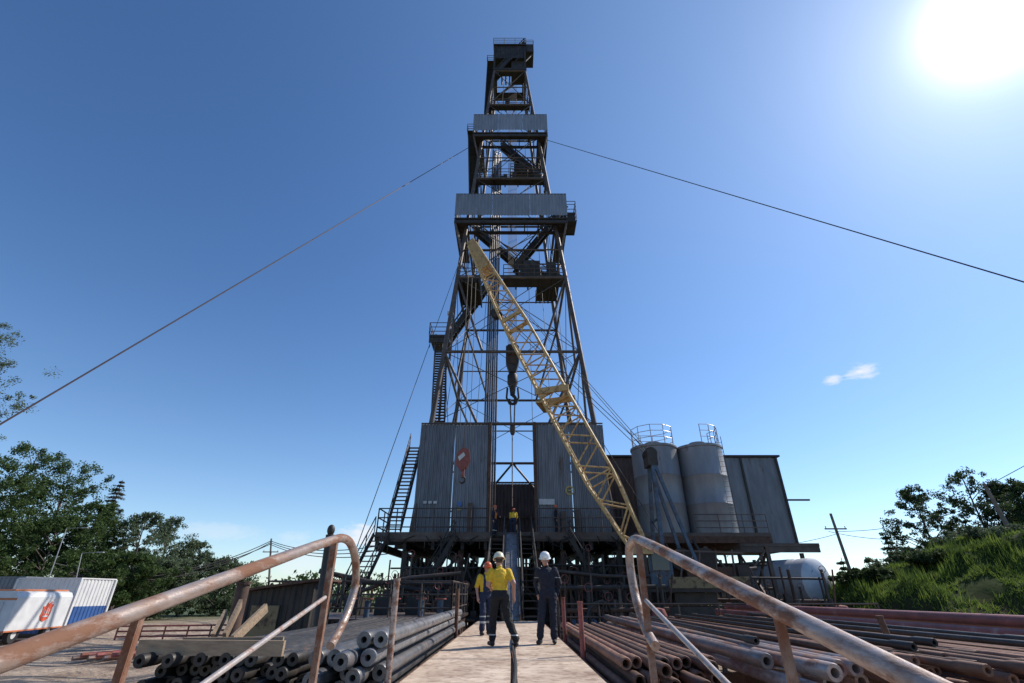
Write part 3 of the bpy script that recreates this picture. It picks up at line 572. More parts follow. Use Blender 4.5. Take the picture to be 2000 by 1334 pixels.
MB().lathe([(0,0),(.22,0),(.25,-.5),(.12,-.8),(0,-.8)],(.05,YC,zz-2.5),n=12).build('elevator',STEEL,tb,smooth=True)
for k in range(8): wire((-.45+.14*k,YC,60.5),(-.35+.11*k,YC,zt-.1),.022,'thin hoisting rope strung down the middle of the tower',CABLER,name='hoist_rope',group='hoisting ropes in the tower')
wire((.03,YC,zz-3.2),(.02,33,7.4),.045,'rope hanging from the travelling block to the rig floor',CABLER,name='hoist_rope')
for x0,z0,x1,z1,lb in((-3.2,44,-5.2,13,'left slack line inside the tower'),(3.0,46,4.6,13,'right slack line inside the tower'),(1.4,58,1.6,8,'line just right of the travelling block'),(-1.0,58,-2.8,12,'line left of the hoisting ropes'),(2.2,45,3.3,6,'line falling behind the right wind wall')): wire((x0,YC-1.5,z0),(x1,YC-3.5,z1),.022,lb,name='rigging_line')
def thru(a,b,z=0):
    a,b=Vector(a),Vector(b); t=(z-a.z)/(b.z-a.z); return a+(b-a)*t
S=PY(914,289,36); wire(S,thru(S,PY(0,829,14)),.03,'long guy wire sloping down to the left edge',CABLER,name='guy_wire',cat='wire')
S=PY(1066,273,36); wire(S,thru(S,PY(2000,551,15)),.03,'long guy wire sloping down to the right edge',CABLE,name='guy_wire',cat='wire')
S=PY(903,495,34); wire(S,thru(S,PY(700,1060,26)),.022,'thin guy wire dropping steeply left of the tower',CABLE,name='guy_wire',cat='wire')
t=thing('floodlight','small floodlight on an arm left of the tower','light',tuple(PY(880,612,34)))
a=PY(893,640,34); b=PY(880,612,34); MB().tube(a,b,.03).build('arm',STEEL,t); MB().box(b,(.5,.3,.25)).build('lamp_head',SIGNW,t)
# ------------------------------------------------------------ substructure and rig floor
sb=thing('rig_substructure','dark steel base and deck carrying the drilling tower','substructure',(0,YC,0))
MB().bx(-8.3,6.9,31,46,DZ-.06,DZ).build('floor_deck',BLACKST,sb)
for yy in(31,33.5,36.5,40,43.5,45.8):
    MB().bx(-8.3,6.9,yy,yy+.18,DZ-.4,DZ-.065).build('deck_girder',STEEL if yy<32 else BLACKST,sb)
for xx in(-8.2,-6.5,-4.8,-3,-1.6,1.6,3,4.8,6.5): MB().bx(xx-.1,xx+.1,31.2,45.8,DZ-.85,DZ-.405).build('long_girder',BLACKST,sb)
for xx in(-6.5,-3.1,-1.5,1.6,3.1,6.5):
    for yy in(31.6,36,41,45.5): MB().bx(xx-.16,xx+.16,yy-.15,yy+.15,-.05,DZ-.855).build('column',RUSTD if abs(xx)<4 and yy<32 else BLACKST,sb)
for yy in(31.55,36.2):
    for a,b in((-6.5,-3.1),(3.1,6.5),(-3.1,-1.5),(1.6,3.1)):
        MB().bar((a,yy,1.2),(b,yy,4.4),.14).build('brace',BLACKST,sb); MB().bar((b,yy+.3,1.2),(a,yy+.3,4.4),.14).build('brace',BLACKST,sb)
        MB().bx(a+.17,b-.17,yy-.15,yy+.05,2.6,2.8).build('cross_girder',RUSTD,sb); MB().bx(a+.17,b-.17,yy-.15,yy+.05,.9,1.15).build('cross_girder',BLACKST,sb)
MB().bx(-6.5,6.5,45.7,45.8,.2,4.4).build('rear_dark_backing',BLACKST,sb); MB().bx(-6.6,-6.5,34,45,.2,4.4).build('side_dark_backing',BLACKST,sb); MB().bx(6.5,6.6,34,45,.2,4.4).build('side_dark_backing',BLACKST,sb)  # dark sheets added so the space under the deck reads as shade
for i in range(34):
    x=random.uniform(-6,6)
    if abs(x)<1.4: continue
    s=random.uniform(.5,1.5); MB().box((x,random.uniform(33,36),random.uniform(.5,3.4)),(s,s*.8,s*.8),random.uniform(0,1)).build('dark_clutter_block',random.choice([BLACKST,RUSTD,BLACKST]),sb)  # boxes stand in for machinery, added dark to deepen the under-deck shade
    q=x+random.uniform(-1.2,1.2); MB().path([(x,32.4,.3),(x+.1,32.5,1.8),(q,32.7,2.6),(q,32.8,4.3)],random.uniform(.04,.11),8).build('pipe_run',random.choice([STEEL,RUSTD,BLACKST]),sb,smooth=True)
railing(sb,[(-8.25,34,DZ),(-8.25,31.05,DZ),(-1.4,31.05,DZ)],1.5,STEEL,.04,1.2); railing(sb,[(1.5,31.05,DZ),(6.85,31.05,DZ)],1.5,STEEL,.04,1.2)
MB().bx(-8.3,6.9,30.94,30.99,DZ-.3,DZ+.12).build('toe_board',STEEL,sb)
m=MB()
for x in np.arange(-8,6.9,.55):
    if abs(x)>1.4: m.tube((x,30.97,DZ+.05),(x,30.97,DZ-random.uniform(.2,1.1)),.022,n=5)
m.build('hanging_bars',STEEL,sb)
m=MB()
for k in range(14):
    x=random.uniform(-7.8,6.4)
    if abs(x)<1.6: continue
    q=[Vector((x,30.9,DZ-.1)).lerp(Vector((x+random.uniform(.8,1.8),30.9,DZ-.1)),i/8)-Vector((0,0,random.uniform(.5,1.2)*4*(i/8)*(1-i/8)*.6)) for i in range(9)]; m.path(q,.025,5)
m.build('hanging_hose',RUBBER,sb)
def wall(x0,x1,lb,s):
    t=thing('wind_wall',lb,'wall',((x0+x1)/2,32,DZ)); zt=12.75
    xm=(x0+x1)/2
    MB().corr((x0,32),(xm-.015,32),DZ+.15,zt,.22,.05).build('corrugated_sheet',SHEET,t); MB().corr((xm+.015,32.0),(x1,32.0),DZ+.15,zt-.04,.22,.05).build('corrugated_sheet',SHEET,t)
    xo=x0 if s<0 else x1
    MB().corr((xo,32.1),(xo,42),DZ+.15,zt,.25,.05).build('side_sheet',SHEET,t)
    xi=x1 if s<0 else x0
    MB().bx(xi-.09,xi+.09,31.8,32.3,DZ,zt+.1).build('edge_post',RUSTD,t)
    m=MB()
    for zz in(7,9.5,12.6): m.bar((x0,32.2,zz),(x1,32.2,zz),.1)
    m.bar((x0,31.97,zt+.04),(x1,31.97,zt+.04),.08); m.build('frame',STEEL,t)
    return t
wl=wall(-6.3,-1.5,'left corrugated wind wall beside the rig door with blue sign',-1); wr=wall(1.55,6.3,'right corrugated wind wall beside the rig door with round yellow mark',1)
def plac(t,px,py,w,h,mt,nm='sign',y=31.9): c=PY(px,py,y); MB().box(c,(w,.02,h)).build(nm,mt,t)
for k in range(3): plac(wl,830+10*k,981,.22,.16,SIGNW)
plac(wl,897,984,.28,.28,SIGNB); plac(wl,897,995,.28,.1,SIGNY); plac(wr,1068,980,1.0,.35,SIGNW,'notice_board')
c=PY(1113,958,31.9); MB().lathe([(.2,-.01),(.3,-.01),(.3,.01),(.2,.01),(.2,-.01)],c,(0,1,0),20).build('round_mark',SIGNY,wr)
MB().box((c.x,31.88,c.z),(.3,.02,.08)).build('mark_band',SIGNY,wr)
for px in(918,1100,1128): c=PY(px,1000,31.7); MB().bx(c.x-.15,c.x+.15,31.6,31.85,DZ,DZ+random.uniform(1.2,2)).build('locker',STEEL,wl if px<1000 else wr)
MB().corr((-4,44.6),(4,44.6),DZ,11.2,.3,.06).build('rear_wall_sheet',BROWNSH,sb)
for zz in(8.2,11.2): MB().bx(-4,4,44.4,44.5,zz,zz+.15).build('rear_rail',RUSTD,sb)
m=MB(); m.lathe([(0,0),(.7,0),(.7,.5),(.4,.6),(.4,1.3),(0,1.3)],(0,YC-1,DZ),n=20); m.build('rotary_table',BLACKST,sb)
MB().bx(1.8,3.4,38,41,DZ,DZ+2).build('drawworks',BLACKST,sb); MB().bx(-4.5,-2.2,39,41,DZ,DZ+2).build('driller_cabin',BLACKST,sb)
t=thing('access_stair','steep steel stair rising beside the left wind wall','stairs',(-7.4,33,DZ)); stairs(t,PY(768,1038,32.6),PY(812,872,35.5),.9,(1,0,0))
t=thing('access_stair','steel stair from the ground to the left end of the deck','stairs',(-8.5,31,0)); stairs(t,(-8.9,27.0,.1),(-7.9,30.9,DZ),.9,(1,0,0))
t=thing('access_stair','steel stair under the deck left of the pipe ramp','stairs',(-5,30,0)); stairs(t,(-6.2,29.8,.1),(-3.4,30.3,DZ-.3),.9,(0,1,0),BLACKST)
t=thing('access_stair','steel stair under the deck right of the pipe ramp','stairs',(4.5,30,0)); stairs(t,(6.2,29.8,.1),(3.4,30.3,DZ-.3),.9,(0,1,0),BLACKST)
t=thing('pipe_ramp','narrow steel pipe ramp rising from the walkway to the rig floor','ramp',(0,26,WZ))
m=MB(); a0=Vector((-.02,22.2,WZ+.02)); a1=Vector((-.02,31,DZ+.05)); m.bar(a0,a1,.62,.08); m.build('slide',PIPEG,t)
for s in(-1,1): MB().bar(a0+Vector((s*.36,0,.1)),a1+Vector((s*.36,0,.1)),.08,.28).build('side_rail',STEEL,t)
for s,lb in((-1,'narrow stair left of the pipe ramp'),(1,'narrow stair right of the pipe ramp')):
    t=thing('access_stair',lb,'stairs',(s*.8,26,WZ)); stairs(t,(s*.82,22.4,WZ),(s*.82,31,DZ),.72,(1,0,0),BLACKST)
def manifold(x0,x1,y,h,lb,seed,n=12):
    random.seed(seed); t=thing('pipe_manifold',lb,'manifold',((x0+x1)/2,y,0)); mats=[STEEL,RUSTD,BLACKST,STEEL,BLACKST,BLACKST,RUST]
    for k in range(3): zz=h*(.3+.3*k); MB().tube((x0,y+.1*k,zz),(x1,y+.1*k,zz+random.uniform(-.1,.1)),random.uniform(.04,.09),n=8).build('header_pipe',mats[k],t,smooth=True)
    for k in range(n):
        x=x0+(x1-x0)*(k+.5)/n+random.uniform(-.1,.1); zt_=h*random.uniform(.5,1.1); yy=y+random.uniform(-.3,.5)
        p=MB().tube((x,yy,0),(x,yy,zt_),random.uniform(.03,.08),n=8).build('riser',random.choice(mats),t,smooth=True)
        if k%2: MB().path([(x+.16*math.cos(g),yy-.1,zt_+.16*math.sin(g)) for g in np.linspace(0,6.28,13)],.015,5).build('hand_wheel',REDP if k%4==1 else STEEL,p)
        if k%3==0: MB().box((x,yy-.05,zt_*.6),(.3,.25,.35)).build('valve_body',random.choice(mats),p)
        if k%3==1: MB().bar((x,yy,zt_*.2),(x+random.uniform(-.9,.9),yy+.2,zt_),.06).build('strut',random.choice(mats),t)
manifold(-6.5,-1.9,28,3.9,'tangle of dark pipes and valves left of the stairs under the deck',3,22); manifold(2.0,7.0,28.2,4.1,'tangle of dark pipes and valves right of the stairs under the deck',4,22)
manifold(1.9,6.5,22.5,2.8,'pipes and valves with red hand wheels right of the walkway',5,20); manifold(-8.6,-2.0,25,3.1,'pipes and valves behind the rusty mud tank',6,22)
manifold(9.5,16,27,3.4,'pipes and valves under the silos',8,20); manifold(8.8,15.5,31.8,4.4,'tall dark pipes between the platform columns under the silos',9,18)
random.seed(21)
# ------------------------------------------------------------ crane
cr=thing('mobile_crane','old mobile crane with yellow lattice boom leaning across the rig','crane',(8,25,0))
foot=Vector((5.95,24,4.1)); tip=PY(925,482,27)
D,Sx,U=frame(tip-foot); L=(tip-foot).length
def wb(t): return (.95+.6*min(1,t/.16)) if t<.62 else 1.55-.95*(t-.62)/.38
def hb(t): return (.7+.75*min(1,t/.16)) if t<.62 else 1.45-.85*(t-.62)/.38
Sd=Vector((.25,.95,.15)); Sd=(Sd-D*Sd.dot(D)).normalized(); Ud=D.cross(Sd)
def BP(i,j,t): return foot+D*(L*t)+Sd*(i*wb(t)/2)+Ud*(j*hb(t)/2)
boom=MB().box(foot,(.9,1.0,.4)).build('boom',YEL,cr)
for i in(-1,1):
    for j in(-1,1):
        MB().path([BP(i,j,t) for t in(0,.16,.4,.62,.8,1)],.085,7).build('chord',YEL,boom,smooth=True)
m=MB(); n=24
for fc in range(4):
    for k in range(n):
        t0,t1=k/n,(k+1)/n
        a,b={0:((-1,-1),(1,-1)),1:((-1,1),(1,1)),2:((-1,-1),(-1,1)),3:((1,-1),(1,1))}[fc]
        if k%2: a,b=b,a
        m.tube(BP(*a,t0),BP(*b,t1),.045,n=5)
        if k%4==0: m.tube(BP(*a,t0),BP(*b,t0),.045,n=5)
m.build('lacing',YEL,boom)
for tt in(.66,.4): 
    m=MB()
    for i in(-1,1): m.bar(BP(i,-1,tt),BP(i,1,tt),.16); m.bar(BP(-1,i,tt),BP(1,i,tt),.16)
    m.build('splice_frame',YEL,boom)
m=MB()
for s in(-1,1): m.bar(BP(s*1.1,-1.2,.385),BP(s*1.1,1.2,.42),.12,.35)
m.bar(BP(-1.1,1.2,.39),BP(1.1,1.2,.39),.5,.12); m.build('rope_guide',YEL,boom)
for tt,rr in((1.005,.38),(.72,.3)):
    for s in(-1,1): 
        c=foot+D*(L*tt)+Sd*(s*.17)+Ud*(0 if tt>1 else hb(tt)/2+.2); MB().lathe([(0,-.05),(rr,-.05),(rr+.04,-.06),(rr-.05,0),(rr+.04,.06),(rr,.05),(0,.05)],c,Sd,18).build('tip_sheave',BLACKST,boom,smooth=True)
for s in(-1,1): MB().bar(BP(s,0,.88),BP(s,0,1.02),.08,.62).build('tip_cheek',YEL,boom)
rz=math.radians(-12)
R_=Matrix.Rotation(rz,3,'Z')
def rb(c,d): return MB().box(Vector((8.4,25,0))+R_@Vector(c),d,rz)
rb((0,0,2.5),(4.4,2.6,.25)).build('turntable_deck',BLACKST,cr); rb((.6,-1.32,2.75),(3.4,.06,.45)).build('side_panel',YEL2,cr); rb((.9,.2,3.0),(2.2,1.9,.75)).build('engine_house',RUSTD,cr)
rb((2.2,.1,3.0),(.5,2.4,.9)).build('counterweight',BLACKST,cr)
cab=rb((-1.35,-.8,3.35),(1.0,1.0,1.5)).build('cab',BLUE,cr); rb((-1.35,-1.32,3.6),(.75,.03,.7)).build('window',GLASS,cab); rb((-1.87,-.8,3.6),(.03,.8,.7)).build('window',GLASS,cab); rb((-1.35,-.8,4.13),(1.1,1.1,.06)).build('roof',BLUE,cab)
rb((-.4,.6,3.0),(1.6,1.0,.7)).build('winch_frame',RUSTD,cr)
for k in range(2): MB().lathe([(0,-.5),(.5,-.5),(.5,-.42),(.3,-.42),(.3,.42),(.5,.42),(.5,.5),(0,.5)],Vector((8.4,25,0))+R_@Vector((-.3+1.1*k,.2,3.75)),R_@Vector((0,1,0)),20).build('winch_drum',BLACKST,cr,smooth=True)
m=MB()
for k in range(4): m.bar(Vector((8.4,25,0))+R_@Vector((-.6+.8*k,-.9,2.7)),Vector((8.4,25,0))+R_@Vector((-.2+.7*k,-.8,4.1)),.07)
m.bar(Vector((8.4,25,0))+R_@Vector((-.6,-.85,4.1)),Vector((8.4,25,0))+R_@Vector((2.4,-.85,3.95)),.07); m.build('rack_frame',STEEL,cr)
rb((0,0,2.15),(1.8,1.8,.4)).build('slew_ring',BLACKST,cr); rb((.3,0,1.5),(7.0,2.2,.6)).build('chassis',BLACKST,cr)
for x in(-2.9,-1.6,1.6,2.9):
    for s in(-1,1):
        c=Vector((8.4,25,0))+R_@Vector((x,s*1.25,.62)); w=MB().lathe([(.3,-.18),(.55,-.2),(.62,-.12),(.62,.12),(.55,.2),(.3,.18)],c,R_@Vector((0,1,0)),24).build('wheel',RUBBER,cr,smooth=True); MB().lathe([(0,-.1),(.3,-.14),(.3,.14),(0,.1)],c,R_@Vector((0,1,0)),16).build('rim',RUSTD,w,smooth=True)
for x in(-3.2,3.4):
    rb((x,0,1.2),(.3,4.4,.22)).build('outrigger_beam',RUSTD,cr)
    for s in(-1,1): rb((x,s*2.1,.55),(.16,.16,1.1)).build('outrigger_jack',BLACKST,cr)
AT=PY(1270,897,25)
for s in(-1,1):
    MB().bar((8.5,25+s*.9-.2,3.3),AT+Vector((0,s*.3,0)),.14).build('gantry_leg',BLUE,cr); MB().bar((7.0,25+s*.9,3.2),AT+Vector((0,s*.3,0)),.17).build('gantry_leg',BLUE,cr)
MB().bar((7.05,24.3,5.5),(7.05,25.7,5.5),.1).build('gantry_tie',BLUE,cr)
MB().box(AT,(.5,.9,.8)).build('gantry_head',BLACKST,cr)
for k in range(3): MB().lathe([(0,-.04),(.32,-.04),(.32,.04),(0,.04)],AT+Vector((0,-.3+.3*k,.25)),(0,1,0),16).build('gantry_sheave',BLACKST,cr)
for s in(-1,1):
    MB().tube(AT+Vector((0,s*.3,.2)),BP(s,1,.72),.022,n=5).build('pendant_rope',CABLE,cr); MB().tube(AT+Vector((0,s*.2,.3)),BP(s,1,1.0),.018,n=5).build('pendant_rope',CABLE,cr)
MB().tube((7.6,25,4.2),BP(0,-1,.72),.018,n=5).build('luffing_rope',CABLE,cr)
hb_=thing('hook_block','small worn red crane hook block hanging before the left wind wall','hook block',(tip.x,27,8.0))
zc=PY(908,898,27).z; X=tip.x
sh=[(-.02,.7),(.36,.5),(.42,.02),(.2,-.45),(-.08,-.66),(-.42,-.3),(-.4,.3)]
m=MB()
for y0,y1 in((26.78,26.85),(27.15,27.22)): m.prism([(X+a*.92,zc+b) for a,b in sh],y0,y1)
m.build('cheek_plate',REDP,hb_)
m=MB(); m.prism([(X-.3,zc+.1),(X+.02,zc+.38),(X+.12,zc+.2),(X-.2,zc-.12)],26.76,26.775); m.build('worn_stripe',WHITED,hb_)
MB().lathe([(0,-.1),(.3,-.1),(.3,.1),(0,.1)],(X,27,zc+.05),(0,1,0),20).build('sheave',BLACKST,hb_,smooth=True)
MB().bx(X-.08,X+.08,26.92,27.08,zc-1.0,zc-.5).build('shank',REDP,hb_)
MB().path([(X,27,zc-.9),(X+.14,27,zc-1.05),(X+.12,27,zc-1.22),(X-.03,27,zc-1.3),(X-.14,27,zc-1.2)],.055,8).build('hook',BLACKST,hb_,smooth=True)
for dx,nm in((-.3,'left'),(.3,'right'),(0,'middle')): wire((tip.x+dx*.9,27,tip.z-.2),(X+dx,27,zc+.45),.018,nm+' rope of the three holding the red hook block',name='crane_rope')
# ------------------------------------------------------------ silos, building and platform on the right
pl=thing('equipment_platform','raised steel platform carrying the silos and the grey shed','platform',(12,33,0))
MB().bx(7.0,14.8,29.2,33.9,5.2,5.4).build('deck',STEEL,pl); MB().bx(7.0,20.2,33.9,42,5.05,5.25).build('deck',STEEL,pl)
for yy in(29.2,33.5): MB().bx(7,14.8,yy,yy+.15,4.85,5.195).build('edge_beam',RUSTD,pl)
MB().bx(7,20.2,33.95,34.1,4.7,5.045).build('edge_beam',STEEL,pl)
for xx,yy in((7.5,29.5),(11,29.5),(14.5,29.5),(7.5,33.2),(11,33.2),(14.5,33.2),(16.5,34.5),(19.2,34.5),(16.5,41.5),(19.2,41.5)):
    MB().bx(xx-.1,xx+.1,yy-.1,yy+.1,-.05,4.69).build('column',STEEL,pl)
for a,b in(((7.5,29.5),(11,29.5)),((11,29.5),(14.5,29.5)),((14.5,29.5),(14.5,33.2))): MB().bar((*a,4.6),(*b,1),.1).build('brace',STEEL,pl); MB().bar((*a,1),(*b,4.6),.1).build('brace',STEEL,pl)
railing(pl,[(10.6,29.25,5.4),(14.75,29.25,5.4)],1.0,STEEL,.025,1.2)
MB().bx(18.95,20.6,34.2,34.35,8.0,8.1).build('bracket',RUSTD,pl)
MB().bx(7.5,15,42,42.1,0,4.9).build('dark_backdrop',BLACKST,pl)  # added black backdrop standing in for the darkness below the shed
def silo(x,lb,k):
    t=thing('silo',lb,'silo',(x,31,5.4)); R=1.45
    MB().lathe([(R*.96,0),(R,.05),(R,1.7),(R+.015,1.72),(R,1.74),(R,3.4),(R+.015,3.42),(R,3.44),(R,5.15),(R+.05,5.2),(R+.05,5.3)],(x,31,5.4),n=40).build('shell',SILO,t,smooth=True)
    MB().lathe([(R+.05,0),(R+.04,.04),(.5,.25),(.5,.4),(0,.4)],(x,31,10.7),n=40).build('roof',SILO,t,smooth=True)
    m=MB(); n=10 if k==0 else 5
    pts=[(x+1.35*math.cos(g),31+1.35*math.sin(g),10.75) for g in (np.linspace(0,2*math.pi,n+1) if k==0 else np.linspace(-1.7,.6,n+1))]
    for p in pts: m.tube(p,(p[0],p[1],p[2]+1.25),.025,n=5)
    for h in(.45,.85,1.25): m.path([(p[0],p[1],p[2]+h) for p in pts],.022,5)
    m.build('guard_rail',RAILW,t)
    if k:
        m=MB()
        for s in(-.2,.2): m.tube((x+.9+s,29.75,5.5),(x+.9+s,29.75,11.2),.02,n=5)
        for i in range(18): m.tube((x+.7,29.75,5.7+.3*i),(x+1.1,29.75,5.7+.3*i),.014,n=4)
        m.build('ladder',STEEL,t)
silo(9.3,'grey metal silo on the left with round guard rail',0); silo(12.22,'grey metal silo on the right next to the shed',1)
sh=thing('equipment_shed','grey corrugated shed on stilts behind the silos','shed',(13,38,5.25))
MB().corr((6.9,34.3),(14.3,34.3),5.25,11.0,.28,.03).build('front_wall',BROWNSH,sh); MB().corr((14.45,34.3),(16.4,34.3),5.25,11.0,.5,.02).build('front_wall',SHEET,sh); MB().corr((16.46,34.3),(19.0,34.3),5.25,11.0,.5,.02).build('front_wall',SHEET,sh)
MB().corr((19,34.3),(19,41.8),5.25,11.0,.3,.03).build('side_wall',SHEET,sh); MB().corr((6.9,34.3),(6.9,41.8),5.25,11,.3,.03).build('side_wall',SHEET,sh)
for x in(14.4,16.42,18.98): MB().bx(x-.07,x+.07,34.18,34.26,5.25,11.0).build('corner_trim',BLACKST,sh)
MB().bx(6.7,19.25,34.1,42,11.02,11.14).build('roof',BLACKST,sh); MB().bx(6.9,19,41.75,41.8,5.25,11).build('rear_wall',SHEET,sh)
c0=Vector((18.5,32.2,2.95)); c1=Vector((15.2,39.6,2.95)); t=thing('storage_tank','silver horizontal tank lying right of the stilted shed','tank',(17,36,0)); d=(c1-c0); Ln=d.length; R=1.32
MB().lathe([(0,-.3),(.45,-.27),(.9,-.15),(1.2,-.03),(R,.06),(R,.9),(R+.02,.92),(R,.94),(R,Ln/2),(R+.02,Ln/2+.02),(R,Ln/2+.04),(R,Ln),(0,Ln+.2)],c0,d,40).build('shell',TANKM,t,smooth=True)
MB().lathe([(0,-.05),(.25,-.05),(.25,0),(0,0)],c0+Vector((-.3,-.28,.4)),d,16).build('hatch',STEEL,t)
for f_ in(.15,.85):
    c=c0.lerp(c1,f_); MB().box((c.x,c.y,.85),(2.0,.3,1.9),math.atan2(d.y,d.x)-math.pi/2).build('saddle',RUSTD,t)
# ------------------------------------------------------------ mud tank and yard equipment
mt=thing('mud_tank','low rusty mud tank with guard rails left of the walkway','tank',(-5,21,0))
MB().bx(-8.2,-2.0,18,24,0,1.5).build('tank_body',RUSTD,mt); MB().bx(-8.3,-1.9,17.9,24.1,1.5,1.58).build('tank_deck',STEEL,mt)
for k in range(9): x=-8+.7*k; MB().bx(x,x+.12,17.85,17.99,0,1.5).build('stiffener',RUSTD,mt)
railing(mt,[(-8.2,24,1.58),(-8.2,18,1.58),(-2,18,1.58),(-2,24,1.58)],1.1,STEEL,.03,1.1)
for k in range(7):
    x=-7.6+.85*k; v=MB().tube((x,19+.5*(k%3),1.58),(x,19+.5*(k%3),2.1),.1,n=10).build('valve',random.choice([WHITED,BLUE,BLACKST]),mt,smooth=True); MB().lathe([(.16,-.02),(.2,-.02),(.2,.02),(.16,.02),(.16,-.02)],(x,19+.5*(k%3),2.15),n=14).build('hand_wheel',REDP,v)
for k in range(4): MB().bx(-6.5+1.2*k,-5.9+1.2*k,21,22,1.585,2.2).build('agitator_motor',BLACKST,mt)
def pump(x,y,rz,lb,mc):
    t=thing('pump_unit',lb,'pump',(x,y,0),rz); MB().bx(-1.6,1.6,-.6,.6,0,.25).build('skid',BLACKST,t,local=True)
    MB().lathe([(0,-.6),(.4,-.6),(.45,-.5),(.45,.5),(.4,.6),(0,.6)],(-.8,0,.8),(1,0,0),18).build('motor',mc,t,local=True,smooth=True)
    MB().bx(.1,1.4,-.5,.5,.25,1.3).build('pump_body',mc,t,local=True); MB().tube((.7,0,1.3),(.7,0,2.1),.12,n=12).build('outlet_pipe',BLACKST,t,local=True)
    MB().lathe([(0,0),(.28,0),(.34,.25),(.25,.5),(0,.55)],(1.1,0,1.3),n=14).build('air_chamber',REDP,t,local=True,smooth=True)
pump(4.2,26,0,'blue grey pump unit in front of the right wind wall',BLUE); pump(11,22,.3,'brown pump unit below the silos',RUSTD); pump(14.2,25.5,-.2,'dark pump unit right of the brown one',STEEL); pump(4.4,20.5,.1,'black pump unit just right of the walkway',BLACKST); pump(-4.5,27.5,0,'blue grey pump unit behind the mud tank',BLUE)
t=thing('guard_fence','low pipe fence in front of the right side equipment','fence',(5,18.5,0)); railing(t,[(1.6,18.6,.9),(12.5,18.6,.9)],1.1,STEEL,.03,1.3); MB().bx(1.5,12.6,18.4,19.4,.75,.9).build('walk_plank',STEEL,t)
for x in(2,4.5,7,9.2,12): MB().bx(x-.06,x+.06,18.8,18.95,0,.745).build('leg',STEEL,t)
t=thing('trough','dull yellow steel trough beside the walkway','trough',(2.7,17,0))
MB().bx(1.7,3.6,16.6,17.6,.9,1.3).build('body',YEL2,t); MB().bx(1.9,3.4,16.8,17.4,0,.895).build('stand',STEEL,t)
t=thing('concrete_block','pale concrete block on the ground right of the crane','block',(12.3,20.5,0)); MB().bx(11.2,13.6,20,21.2,0,1.25).build('body',BCONC,t); MB().path([(12.1,20.6,1.24),(12.1,20.6,1.4),(12.5,20.6,1.4),(12.5,20.6,1.24)],.02,6).build('lifting_eye',RUSTD,t)
for i,(pts,r,mt_,lb) in enumerate([([(-9.5,26,3.3),(-6,27,2.6),(-3,28,2.3)],.12,BLACKST,'fat dark pipe sloping down before the substructure'),([(-10,25,1.2),(-6,25.5,2.9),(-2.5,26,3.2)],.09,STEEL,'grey pipe rising to the right before the substructure'),([(2,28,3.4),(6,27.6,3.0),(13,28,3.5)],.09,STEEL,'grey pipe crossing behind the crane'),([(10.2,29.0,5.0),(10.3,27.6,3.6),(11.5,26.5,1.8),(12.5,26.7,.2)],.07,BLACKST,'dark hose dropping from the silo platform'),([(2.6,22,.2),(3.1,22,1.9),(4,22.4,2.1),(4.4,23,.3)],.06,BLACKST,'bent black pipe beside the black pump'),([(8,19.5,.3),(11,20,1.2),(16,21,1.2),(19,23,1.0)],.08,RUSTD,'long brown pipe running towards the hill')]):
    q=[]
    for a,b in zip(pts[:-1],pts[1:]):
        for u in(0,.33,.66): q.append(Vector(a).lerp(Vector(b),u))
    q.append(Vector(pts[-1])); q2=[q[0]]+[(q[k-1]+q[k]*2+q[k+1])/4 for k in range(1,len(q)-1)]+[q[-1]]
    tag(MB().path(q2,r,10).build('pipe_line',mt_,smooth=True),lb,'pipe')
t=thing('tool_shed','dark site hut with sloping roof behind the planks','hut',(-6.9,17,0))
xa,xb=-7.9,-5.9
MB().corr((xa,16),(xb,16),0,2.35,.3,.04,None,2.6).build('front_wall',BLACKST,t); MB().corr((xa,17.7),(xa,16),0,2.3,.3,.04).build('side_wall',BLACKST,t); MB().corr((xb,16),(xb,17.7),0,2.6,.3,.04).build('side_wall',BLACKST,t)
MB().bar((xa-.2,16.8,2.38),(xb+.2,16.8,2.68),2.1,.06).build('roof',RUSTD,t); MB().bx(xa+.3,xa+1.1,15.9,15.95,.1,2).build('door',YEL2,t)
t=thing('barrel','dull yellow barrel in front of the dark hut','barrel',(-7.2,14.5,0)); MB().lathe([(0,0),(.29,0),(.3,.02),(.29,.3),(.305,.31),(.29,.32),(.29,.6),(.305,.61),(.29,.62),(.29,.9),(.3,.92),(.27,.91),(0,.9)],(-7.2,14.5,0),n=24).build('drum',YEL2,t,smooth=True); MB().lathe([(0,0),(.04,0),(.04,.03),(0,.03)],(-7.05,14.5,.91),n=10).build('bung',STEEL,t)
a=PY(622,1230,13); b=PY(645,1045,13.4); t=thing('steel_post','tall round post with a knob behind the left handrail','post',(a.x,13,0))
MB().tube((a.x,13,0),b,.11,n=12).build('shaft',BLACKST,t,smooth=True); MB().ell(b+Vector((0,0,.12)),(.1,.1,.14)).build('knob',BLACKST,t,smooth=True)
